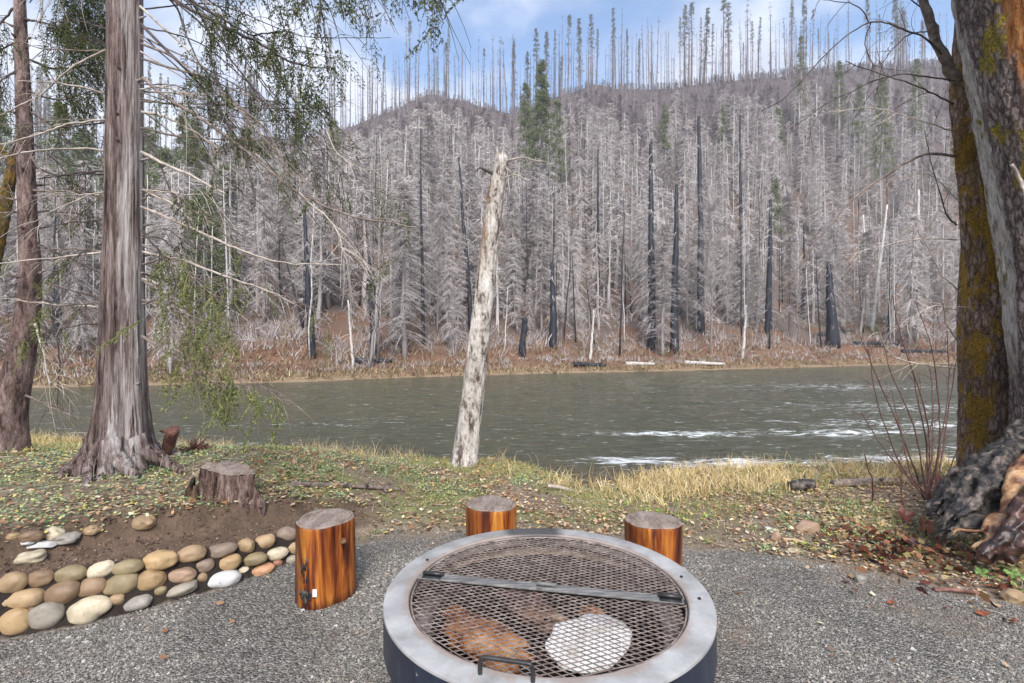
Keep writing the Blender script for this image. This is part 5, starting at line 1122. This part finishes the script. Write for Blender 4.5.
ROW = {'top': [(10, 584, 27, 19, 'tan', 25), (37, 580, 27, 17, 'brown', 8), (66.5, 576, 29, 17, 'olive', 5), (97, 571.5, 27, 14, 'cream', 15), (125, 569, 28, 14, 'olive', 0), (157.6, 562, 34, 17, 'gold', 3), (190, 555, 28, 15, 'tan', 5), (219, 551.5, 29, 13, 'greybrown', 5), (243.5, 547.5, 19, 13.5, 'tan', 5), (263.5, 543, 21, 13, 'tan', 10), (285, 536, 21, 14, 'greybrown', -15)],
 'middle': [(1, 606, 10, 9, 'tan', 0), (22, 600, 36, 19, 'tan', 5), (58.5, 594.5, 34, 22, 'brown', 10), (88, 589.5, 27, 19, 'brown', 0), (119, 587, 33, 21, 'olive', 8), (148, 582.5, 28, 20, 'gold', 15), (179, 576.5, 29, 15, 'pinkish', 0), (201.5, 567, 21, 12, 'greybrown', 10), (226, 564.5, 26, 15, 'gold', 8), (251.5, 560.5, 27, 11, 'olive', 5), (275, 554.5, 24, 11, 'cream', 0), (293, 549.5, 16, 11, 'tan', 10)],
 'bottom': [(10, 624, 32, 26, 'gold', 12), (27, 611, 10, 7, 'brown', 0), (42, 617, 36, 25, 'grey', 22), (86, 611, 39, 23, 'cream', 8), (114, 601.5, 17, 11, 'tan', 8), (135, 605, 29, 14, 'dusty grey', 12), (157, 592.5, 15, 10, 'olive', 15), (178.5, 591, 33, 12, 'grey', 15), (199.5, 579, 12, 9, 'brown', 0), (221, 580.5, 35, 15, 'white', 3), (239.5, 571.5, 14, 6.5, 'cream', 5), (258, 571.5, 27, 11, 'orange', 8), (275, 564, 12, 7, 'red', 0), (290, 560.5, 16, 8, 'grey', 5)]}
k = 0
def onum(i_, n): return ['first', 'second', 'third', 'fourth', 'fifth', 'sixth', 'seventh', 'eighth', 'ninth', 'tenth', 'eleventh', 'twelfth', 'thirteenth', 'fourteenth'][i_]
for rn, lst in ROW.items():
    for i_, (px, py, w, h, cn, tilt) in enumerate(lst):
        k += 1; p = gp(px, py); Y = p[1]; sw = w/FPX*Y; sh = h/FPX*Y
        size_w = 'small' if w < 16 else ('large' if w > 31 else 'oval')
        mat = stone_mat(tuple(np.array(PAL[cn])*random.uniform(.68, .92)), k)
        o = lump('cobble', (p[0], p[1]+.01, p[2]), (sw*.96, sw*.60, sh*1.06), 30+k, mat, f'{size_w} {cn} cobble, {onum(i_, 0)} from the left in the {rn} row of the stone edging', 'cobble', rotz=0, amp=.12, fr=2.4, group='river cobbles stacked as low edging', e=.92)
        o.rotation_euler = (random.uniform(-.15, .15), -R(tilt), random.uniform(.1, .35))
LOOSE = [(12, 536, 11, 7, 'tan', 'small tan stone poking from the bare soil scarp, leftmost above the edging'), (29, 536, 19, 10, 'brown', 'rounded brown stone on the soil scarp above the edging'), (52, 534, 17, 13, 'cream', 'cream pointed stone on the soil scarp above the edging'), (27, 542, 14, 6, 'white', 'thin white stone under the rounded brown stone on the soil scarp'), (42, 544, 23, 9, 'white', 'flat white stone under the cream pointed stone on the soil scarp'), (30, 557, 25, 12, 'cream', 'cream stone lying on the soil shelf between edging and scarp'),
 (66, 538, 22, 9, 'dusty grey', 'dusty grey half-buried stone right of the cream pointed stone'), (91, 530, 15, 8, 'tan', 'small tan stone in the yellow weeds at the scarp edge'), (143, 521, 20, 13, 'tan', 'lone round tan stone among weeds above the scarp'), (810, 528, 24, 15, 'pinkish', 'pinkish rounded rock on the leafy strip right of the stools'), (776, 538, 12, 13, 'pinkish', 'small squarish pink stone at gravel edge left of the rounded rock'), (862, 580, 13, 9, 'dusty grey', 'pale grey stone alone on the gravel at right'), (1016, 597, 22, 14, 'tan', 'smooth tan cobble at the right picture edge under the roots'), (768, 529, 9, 4, 'white', 'tiny white flat stone left of the pink stones'), (795, 551, 13, 5, 'cream', 'flat cream stone below the tan stick')]
for i_, (px, py, w, h, cn, lab) in enumerate(LOOSE):
    p = gp(px, py+h*.35); Y = p[1]; sw = w/FPX*Y; sh = h/FPX*Y
    o = lump('stone', (p[0], p[1], p[2]+sh*.25), (sw, sw*.8, sh*1.1), 200+i_, stone_mat(tuple(np.array(PAL[cn])*.7), i_+70), lab, 'stone', rotz=random.random()*.4, amp=.22, e=.9, facet=cn in ('white', 'pinkish'))

# ---------------------------------------------------------------- gravel, litter, weeds and grass
def pit_free(x, y, r_=.56): return np.hypot(x-PC[0], y-PC[1]) > r_
BOX8 = np.array([[a_, b_, c_] for a_ in (-1, 1) for b_ in (-1, 1) for c_ in (-1, 1)], float); BF = np.array([[0, 1, 3, 2], [4, 6, 7, 5], [0, 4, 5, 1], [2, 3, 7, 6], [0, 2, 6, 4], [1, 5, 7, 3]])
def pebbles(n, x0, x1, y0, y1, s0, s1, mask, flat=.6):
    x = rng.uniform(x0, x1, n); y = y0 + (y1-y0)*rng.random(n)**1.25; k_ = mask(x, y); x, y = x[k_], y[k_]; n = len(x); z_ = ground(x, y)
    s = s0 + (s1-s0)*rng.random(n)**2.6; V = BOX8[None]*(.55+.55*rng.random((n, 8, 1)))*s[:, None, None]*np.stack([np.ones(n), .6+.4*rng.random(n), flat*(.6+.5*rng.random(n))], -1)[:, None] + rng.normal(0, .12, (n, 8, 3))*s[:, None, None]
    a_ = rng.random(n)*6.28; t_ = rng.normal(0, .35, n); c_, s_ = np.cos(a_), np.sin(a_)
    V = np.stack([V[..., 0], V[..., 1]*np.cos(t_)[:, None]-V[..., 2]*np.sin(t_)[:, None], V[..., 1]*np.sin(t_)[:, None]+V[..., 2]*np.cos(t_)[:, None]], -1)
    V = np.stack([V[..., 0]*c_[:, None]-V[..., 1]*s_[:, None], V[..., 0]*s_[:, None]+V[..., 1]*c_[:, None], V[..., 2]], -1) + np.stack([x, y, z_ + s*.2], -1)[:, None]
    return V.reshape(-1, 3), (np.arange(n)[:, None, None]*8 + BF[None]).reshape(-1, 4)
gmask = lambda x, y: (y < gravel_edge(x) + .12*fbm(x*3, y*3, 4) - .02) & pit_free(x, y, .57) & ((y < wall_base(x)-.0) | (x > -1.15)) & (np.abs(x) < y*1.5+.8)
bare = lambda x, y: fbm(x*1.6+4, y*1.6, 8, 3)
mb = MB(); mb.add(*pebbles(360000, -4.6, 5.2, 1.25, 3.9, .002, .0068, lambda x, y: gmask(x, y) & (bare(x, y) < -.05+.45*rng.random(len(x))))); 
M_peb = island_mat('pebble_mat', [(0, (.11, .103, .09)), (.3, (.17, .158, .142)), (.6, (.25, .235, .21)), (.86, (.33, .31, .28)), (.95, (.50, .47, .43)), (1, (.30, .20, .13))], rough=.75)
pt = M_peb.node_tree; pb = pt.nodes['Principled BSDF']; src = pb.inputs['Base Color'].links[0].from_socket
tcp = pt.nodes.new('ShaderNodeTexCoord'); pn = pt.nodes.new('ShaderNodeTexNoise'); pn.inputs['Scale'].default_value = 1.5; pn.inputs['Detail'].default_value = 7; pn.inputs['Roughness'].default_value = .68; pt.links.new(tcp.outputs['Object'], pn.inputs['Vector'])
pm = pt.nodes.new('ShaderNodeMapRange'); pm.inputs[1].default_value = .50; pm.inputs[2].default_value = .62; pm.inputs[4].default_value = .75; pt.links.new(pn.outputs['Fac'], pm.inputs[0])
px_ = pt.nodes.new('ShaderNodeMix'); px_.data_type = 'RGBA'; pt.links.new(pm.outputs[0], px_.inputs[0]); pt.links.new(src, px_.inputs[6]); px_.inputs[7].default_value = (.17, .13, .10, 1); pt.links.new(px_.outputs[2], pb.inputs['Base Color'])
mb.add(*pebbles(2400, -4.6, 5.2, 1.25, 3.8, .007, .013, gmask))
mb.add(*pebbles(26000, -3.5, 4.2, 2.6, 5.0, .0025, .010, lambda x, y: (y < gravel_edge(x)+.8*rng.random(len(x))**2) & (y > gravel_edge(x)-.1) & ((x > -1.1))))
tag(mb.build('gravel', M_peb, smooth=False), 'loose grey crushed gravel around the fire pit', 'gravel', kind='stuff')

def scatter(n, x0, x1, y0, y1, mask):
    x = rng.uniform(x0, x1, n); y = rng.uniform(y0, y1, n); k_ = mask(x, y); return x[k_], y[k_], ground(x[k_], y[k_])
isroot = lambda x, y: np.hypot(x-cx, y-cy) < .25
soilm = lambda x, y: (y > np.where(x < -1.1, np.maximum(wall_base(x)+.40, 0), gravel_edge(x)+.05)) & (y < crest(x)+.7) & (np.abs(x) < y*1.5+.9)
# broad-leaved weeds
def weeds(n, mask, hmax, lsz, name, mat, lab, y1=7.2, k_=7):
    x, y, z_ = scatter(n, -9.5, 8, 2.2, y1, mask); mb = MB(); n = len(x); b = np.repeat(np.stack([x, y, z_], 1), k_, 0); N_ = len(b); b[:, :2] += rng.normal(0, .022, (N_, 2)); b[:, 2] += rng.random(N_)*hmax
    D = unit(rng.normal(0, 1, (N_, 3))*[1, 1, .35] + [0, 0, .15]); mb.add(*leafquads(b, D, lsz*(.5+rng.random(N_)), lsz*.75*(.5+rng.random(N_)), side=unit(np.cross(D, [0, 0, 1])+rng.normal(0, .3, (N_, 3)))))
    return tag(mb.build(name, mat, smooth=False), lab, 'weeds', kind='stuff')
wn_ = lambda x, y, s, o_: fbm(x*s+o_, y*s-o_, o_, 3)
weeds(30000, lambda x, y: soilm(x, y) & (wn_(x, y, 1.6, 3) + .95*(x < -1.2) - .4*(x > .3) > -.02+.5*rng.random(len(x))), .04, .019, 'green_weeds', island_mat('weed_mat', [(0, (.08, .13, .05)), (.3, (.16, .24, .11)), (.6, (.27, .37, .20)), (.85, (.44, .46, .18)), (1, (.50, .36, .07))], rough=.55), 'low green broad-leaved weeds covering the near bank')
weeds(650, lambda x, y: soilm(x, y) & (y < gravel_edge(x)+1.0) & (x > .9) & (wn_(x, y, 2.2, 9) > -.1), .04, .032, 'bright_weeds', island_mat('bright_weed_mat', [(0, (.10, .18, .03)), (.6, (.24, .34, .07)), (1, (.46, .42, .08))], rough=.5), 'bright green and yellow weeds on the gravel edge right of the stools', y1=5.2)
# fallen leaves
x, y, z_ = scatter(100000, -9.5, 9, 2.2, 7, lambda x, y: soilm(x, y) & (rng.random(len(x)) < .30+.5*sm(1.2, 2.6, x)+.5*(wn_(x, y, 1.2, 6) > .05)) | (gmask(x, y) & (rng.random(len(x)) < .006+.05*sm(1.6, 3, x)*sm(.9, .1, gravel_edge(x)-y))))
N_ = len(x); D = unit(rng.normal(0, 1, (N_, 3))*[1, 1, .22]); sz = .018+.035*rng.random(N_)**2
mb = MB(); V, F = leafquads(np.stack([x, y, z_+.012+.012*rng.random(N_)], 1), D, sz, sz*.75, side=unit(np.cross(D, [0, 0, 1])+rng.normal(0, .25, (N_, 3)))); mb.add(V, F)
tag(mb.build('leaf_litter', island_mat('litter_mat', [(0, (.09, .045, .025)), (.25, (.24, .12, .06)), (.5, (.38, .22, .12)), (.75, (.48, .36, .22)), (.93, (.58, .50, .36)), (1, (.6, .42, .08))], rough=.6), smooth=False), 'brown and orange fallen leaves scattered over the near bank', 'leaf litter', kind='stuff')
# grass: green blades and straw
def grass(n, mask, h0, h1, name, mat, lab, lean=.5, w=.004, y1=8.0, per=6, y0=3.2):
    x, y, z_ = scatter(n, -10.5, 10, y0, y1, mask); b = np.repeat(np.stack([x, y, z_-.005], 1), per, 0); N_ = len(b); b[:, :2] += rng.normal(0, .02, (N_, 2)); mb = MB()
    D1 = unit(rng.normal(0, lean, (N_, 3))*[1, 1, 0] + [0, 0, 1.0]); D2 = unit(D1 + rng.normal(0, lean*1.1, (N_, 3))*[1, 1, 0] - [0, 0, .3]); L1 = h0 + (h1-h0)*rng.random(N_)**1.5
    side = unit(np.cross(D1, rng.normal(0, 1, (N_, 3)))); ww = w*(.6+.7*rng.random(N_))[:, None]*side
    m1_ = b + D1*(L1*.55)[:, None]; t_ = m1_ + D2*(L1*.45)[:, None]
    V = np.stack([b-ww/2, b+ww/2, m1_+ww*.4, m1_-ww*.4, t_], 1).reshape(-1, 3); o_ = np.arange(N_)[:, None]*5
    mb.add(V, o_+np.array([[0, 1, 2, 3]]), o_+np.array([[3, 2, 4]])); return tag(mb.build(name, mat, smooth=False), lab, 'grass', kind='stuff')
M_gg = island_mat('green_grass_mat', [(0, (.12, .15, .035)), (.4, (.24, .27, .08)), (.75, (.38, .38, .13)), (1, (.52, .46, .22))]); M_sg = island_mat('straw_grass_mat', [(0, (.36, .25, .10)), (.4, (.58, .43, .20)), (.8, (.72, .58, .32)), (1, (.78, .68, .46))])
nearroot = lambda x, y: np.hypot(x-cx, y-cy) > .32
grass(34000, lambda x, y: soilm(x, y) & nearroot(x, y) & (y > gravel_edge(x)+.5+.3*rng.random(len(x))) & (wn_(x, y, 1.3, 14) + .9*sm(-1.4, -.2, y-crest(x)) > .25+.5*rng.random(len(x))), .02, .10, 'green_grass', M_gg, 'short green grass tufts on the near bank toward the river')
grass(26000, lambda x, y: (np.abs(x) < y*1.5+.9) & (y > crest(x)-.55-.35*(x > 1.1)) & (y < crest(x)+.5) & ((x > .9) | (x < -2.2) | (rng.random(len(x)) < .25)) & (wn_(x, y, 1.5, 24) + .8*((x > 1.1) & (x < 3.4)) > .05+.4*rng.random(len(x))), .05, .26, 'straw_grass', M_sg, 'pale yellow dry grass along the near bank edge', lean=.45, w=.005)
grass(1500, lambda x, y: (np.hypot((x+2.1)*.9, y-6.15) < .55) | (np.hypot((x-1.1)*.9, y-5.2) < .3) | (np.hypot((x+1.9)*.4, y-6.3) < .3), .08, .36, 'tall_straw_grass', M_sg, 'taller pale dry grass clumps at the bank edge', lean=.28, w=.005, per=8)
grass(11000, lambda x, y: soilm(x, y) & nearroot(x, y) & (wn_(x, y, 1.1, 33) > -.1) & (x < 0), .03, .13, 'rusty_fern', island_mat('rusty_fern_mat', [(0, (.20, .09, .04)), (.5, (.36, .19, .10)), (1, (.50, .36, .22))]), 'rusty dead fern and grass patches under the left trees', lean=1.0, w=.006)
# soil crumbs on the scarp
mb = MB(); mb.add(*pebbles(24000, -4.5, -.9, 2.2, 4.8, .003, .009, lambda x, y: (y > wall_base(x)+.15) & (y < wall_base(x)+.50) & (x < -1.0), flat=.8)); tag(mb.build('soil_crumbs', island_mat('crumb_mat', [(0, (.05, .03, .02)), (.6, (.13, .08, .055)), (1, (.28, .20, .14))], rough=.95), smooth=False), 'loose brown soil crumbs on the bare strip above stone edging', 'soil', kind='stuff')
mb = MB(); mb.add(*pebbles(9000, -2.6, 4.4, 3.4, 5.8, .003, .012, lambda x, y: soilm(x, y), flat=.7)); tag(mb.build('earth_crumbs', island_mat('crumb2_mat', [(0, (.09, .06, .045)), (.6, (.24, .18, .125)), (1, (.45, .37, .28))], rough=.95), smooth=False), 'small clods and chips on bare earth behind the stools', 'soil', kind='stuff')
# thin twigs on ground
mb = MB()
for _ in range(620):
    xx = random.uniform(-4.5, 4.5); yy = random.uniform(2.4, 5.9)
    if not (soilm(np.array([xx]), np.array([yy]))[0] or (gmask(np.array([xx]), np.array([yy]))[0] and random.random() < .12)): continue
    a_ = random.random()*6.28; l_ = random.uniform(.04, .2); t_ = np.linspace(-.5, .5, 5); X = xx+t_*l_*math.cos(a_); Yv = yy+t_*l_*math.sin(a_)
    mb.add(*tube(np.stack([X, Yv, ground(X, Yv)+.008+.004*rng.random(5)], 1), .0022, 4))
tag(mb.build('ground_twigs', M_ltbranch), 'thin dead twigs littering the near bank', 'twigs', kind='stuff')

# large maple leaves by the roots
def maple_leaf_mesh(name, mat, s, curl, seed):
    g = np.random.default_rng(seed); a_ = np.linspace(0, 2*np.pi, 40, endpoint=False); r_ = .55 + .42*np.abs(np.cos(a_*2.5))**1.4*(1+.1*g.normal(0, 1, 40)) ; r_ *= s
    rings = []
    for f_ in (1, .66, .33): rings.append(np.stack([r_*f_*np.cos(a_), r_*f_*np.sin(a_), curl*s*((f_*r_/s)**2)*(.5+.6*np.cos(a_*2+seed)) + .04*s*np.cos(a_*5)*f_], 1))
    V = np.vstack(rings+[np.zeros((1, 3))]); j = np.arange(40); k_ = (j+1) % 40
    F4 = np.concatenate([np.stack([q*40+j, q*40+k_, (q+1)*40+k_, (q+1)*40+j], -1) for q in range(2)]); F3 = np.stack([80+j, 80+k_, np.full(40, 120)], -1)
    mb = MB(); mb.add(V, F4, F3); t_ = np.linspace(0, 1, 6)[:, None]; mb.add(*tube(np.array([-s*.3, 0, .003])+t_*[-s*.9, .1*s, .02], .0015, 4)); o = mb.build(name, mat); return o
def leafm(nm, c_): return simple(nm, [(.3, tuple(x*.45 for x in c_)), (.5, c_), (.75, tuple(min(1, x*1.5) for x in c_))], 22, rough=.45, bump=.4, bd=.004)
LC = {'brown-red': leafm('leaf_brownred', (.15, .042, .028)), 'rust': leafm('leaf_rust', (.26, .075, .03)), 'green': leafm('leaf_green', (.16, .27, .08)), 'tan': leafm('leaf_tan', (.50, .33, .16)), 'dark purple-brown': leafm('leaf_dark', (.12, .05, .05))}
LV = [(905, 525, .10, 'brown-red', .5, 'big curled brown-red leaf standing against the shrub foot'), (925, 534, .09, 'rust', .5, 'curled rust leaf beside the big standing leaf'), (915, 548, .10, 'dark purple-brown', .15, 'dark purple-brown flat leaf below the curled leaves'), (945, 546, .08, 'brown-red', .3, 'brown-red leaf under the burnt root tip'), (948, 553, .075, 'green', .1, 'pale green leaf in front of the burnt root tip'), (927, 566, .05, 'tan', .2, 'yellow-tan leaf on the gravel edge near the roots'), (900, 538, .07, 'rust', .3, 'rust leaf left of the purple-brown one'), (1003, 572, .08, 'green', .15, 'green leaf under the red root, left one'), (1018, 580, .08, 'green', .1, 'green leaf at right picture edge above the tan cobble'), (985, 577, .07, 'green', .2, 'dark green leaf left of others under the red root'), (995, 590, .06, 'rust', .2, 'rust leaf on gravel below the green leaves'), (1015, 565, .07, 'brown-red', .35, 'brown-red leaf against the red root at picture edge'), (970, 560, .05, 'rust', .4, 'small rust leaf at the left foot of the red root'), (940, 487, .07, 'rust', .5, 'orange-red leaf caught in the shrub stems'), (955, 497, .06, 'brown-red', .5, 'dark red leaf caught right of shrub stems'), (883, 550, .05, 'brown-red', .3, 'small brown-red leaf left of the leaf pile'), (985, 618, .045, 'rust', .3, 'rust leaf on the gravel near lower right'), (893, 607, .035, 'rust', .2, 'tiny rust leaf on the open gravel at right'), (1012, 625, .05, 'rust', .3, 'rust leaf below the tan cobble at picture edge'), (884, 527, .05, 'tan', .3, 'tan leaf left of the leaf pile')]
for i_, (px, py, s_, cn, cu, lab) in enumerate(LV):
    p = gp(px, py); o = maple_leaf_mesh('fallen_leaf', LC[cn], s_*.8, cu, i_); up_ = .8 if cu >= .5 else .25
    o.location = (p[0], p[1], p[2]+.02+(.05 if cu >= .5 else 0)); o.rotation_euler = (random.uniform(.1, .35)+(.9 if cu >= .5 else 0), random.uniform(-.3, .3), random.random()*6.28 if cu < .5 else random.uniform(-.4, .4)); tag(o, lab, 'fallen leaf', 'large maple leaves by the roots')
# extra litter pile near roots
x = rng.normal(2.75, .28, 420); y = rng.normal(3.55, .28, 420); N_ = 420; D = unit(rng.normal(0, 1, (N_, 3))*[1, 1, .5]); sz = .03+.05*rng.random(N_)
mb = MB(); mb.add(*leafquads(np.stack([x, y, ground(x, y)+.015+.05*rng.random(N_)*np.exp(-((x-2.7)**2+(y-3.6)**2)*8)], 1), D, sz, sz*.7)); tag(mb.build('leaf_pile', island_mat('pile_mat', [(0, (.03, .012, .01)), (.4, (.11, .035, .022)), (.7, (.20, .075, .04)), (.9, (.30, .19, .09)), (1, (.12, .17, .05))], rough=.5), smooth=False), 'heap of wet brown-red leaves at the foot of the maple roots', 'leaf litter', kind='stuff')

# bare red-stemmed shrub
SYb = 4.25; sh = gp(930, 505); sroot = empty('bare_shrub', tuple(sh), 'leafless red-brown shrub with upright whippy stems left of the maple roots', 'shrub')
SH = [[(925, 500), (905, 440), (880, 380), (861, 335)], [(928, 500), (915, 430), (893, 370), (880, 322)], [(932, 500), (928, 420), (905, 340), (893, 292)], [(930, 500), (940, 430), (935, 360), (918, 300)], [(936, 498), (945, 430), (955, 350)], [(930, 498), (925, 440), (915, 380), (912, 350)], [(926, 500), (900, 460), (878, 400), (870, 350)], [(934, 500), (940, 440), (948, 390), (945, 330)], [(928, 500), (935, 420), (928, 370)], [(936, 500), (955, 460), (962, 420)], [(925, 498), (890, 450), (866, 410)], [(930, 500), (910, 470), (900, 430), (890, 390)], [(933, 500), (930, 460), (938, 410)], [(905, 520), (903, 480), (900, 455)], [(873, 510), (872, 480), (865, 455)]]
M_stem = simple('red_stem_mat', [(.3, (.05, .02, .02)), (.7, (.16, .075, .06))], 30)
for i_, pp in enumerate(SH): branch(sroot, pp, .008, .003, M_stem, 5, .16, 0, None, (random.uniform(-.25, .1), random.uniform(-.4, .3)), sh[1], seed=700+i_, droop=-.25, name='stem')
fix_children(sroot)
# dead weed stalks
mb = MB()
for _ in range(130):
    px, py = random.choice([(random.uniform(640, 900), random.uniform(478, 492)), (random.uniform(280, 560), random.uniform(462, 485)), (random.uniform(40, 240), random.uniform(455, 500))])
    p = gp(px, py); d = np.array([random.gauss(0, .06), random.gauss(0, .06), random.uniform(.1, .26)]); mb.add(*tube(smooth_path(np.array([p, p+d*.6, p+d+[random.gauss(0, .04), 0, 0]]), 6), np.linspace(.002, .0009, 6), 4))
tag(mb.build('weed_stalks', M_ltbranch), 'thin pale dead weed stalks standing along the near bank', 'weed stalks', kind='stuff')
for o in COL.objects:
    if '_f' in o: del o['_f']
    if o.get('kind') is None and o.parent is None and o.get('group') is None and 'group' in o: del o['group']
# ---------------------------------------------------------------- haze
mb = MB(); V, F = box(0, 110, 60, 640, 320, 134); mb.add(V, F); hz = mb.build('haze', None, smooth=False)
m = bpy.data.materials.new('haze_air'); m.use_nodes = True; t = m.node_tree; t.nodes.clear()
pv = t.nodes.new('ShaderNodeVolumePrincipled'); pv.inputs['Color'].default_value = (.93, .95, 1, 1); pv.inputs['Density'].default_value = .0009; pv.inputs['Anisotropy'].default_value = .2
t.links.new(pv.outputs[0], t.nodes.new('ShaderNodeOutputMaterial').inputs['Volume']); hz.data.materials.append(m); tag(hz, kind='stuff')
S.cycles.volume_bounces = 0
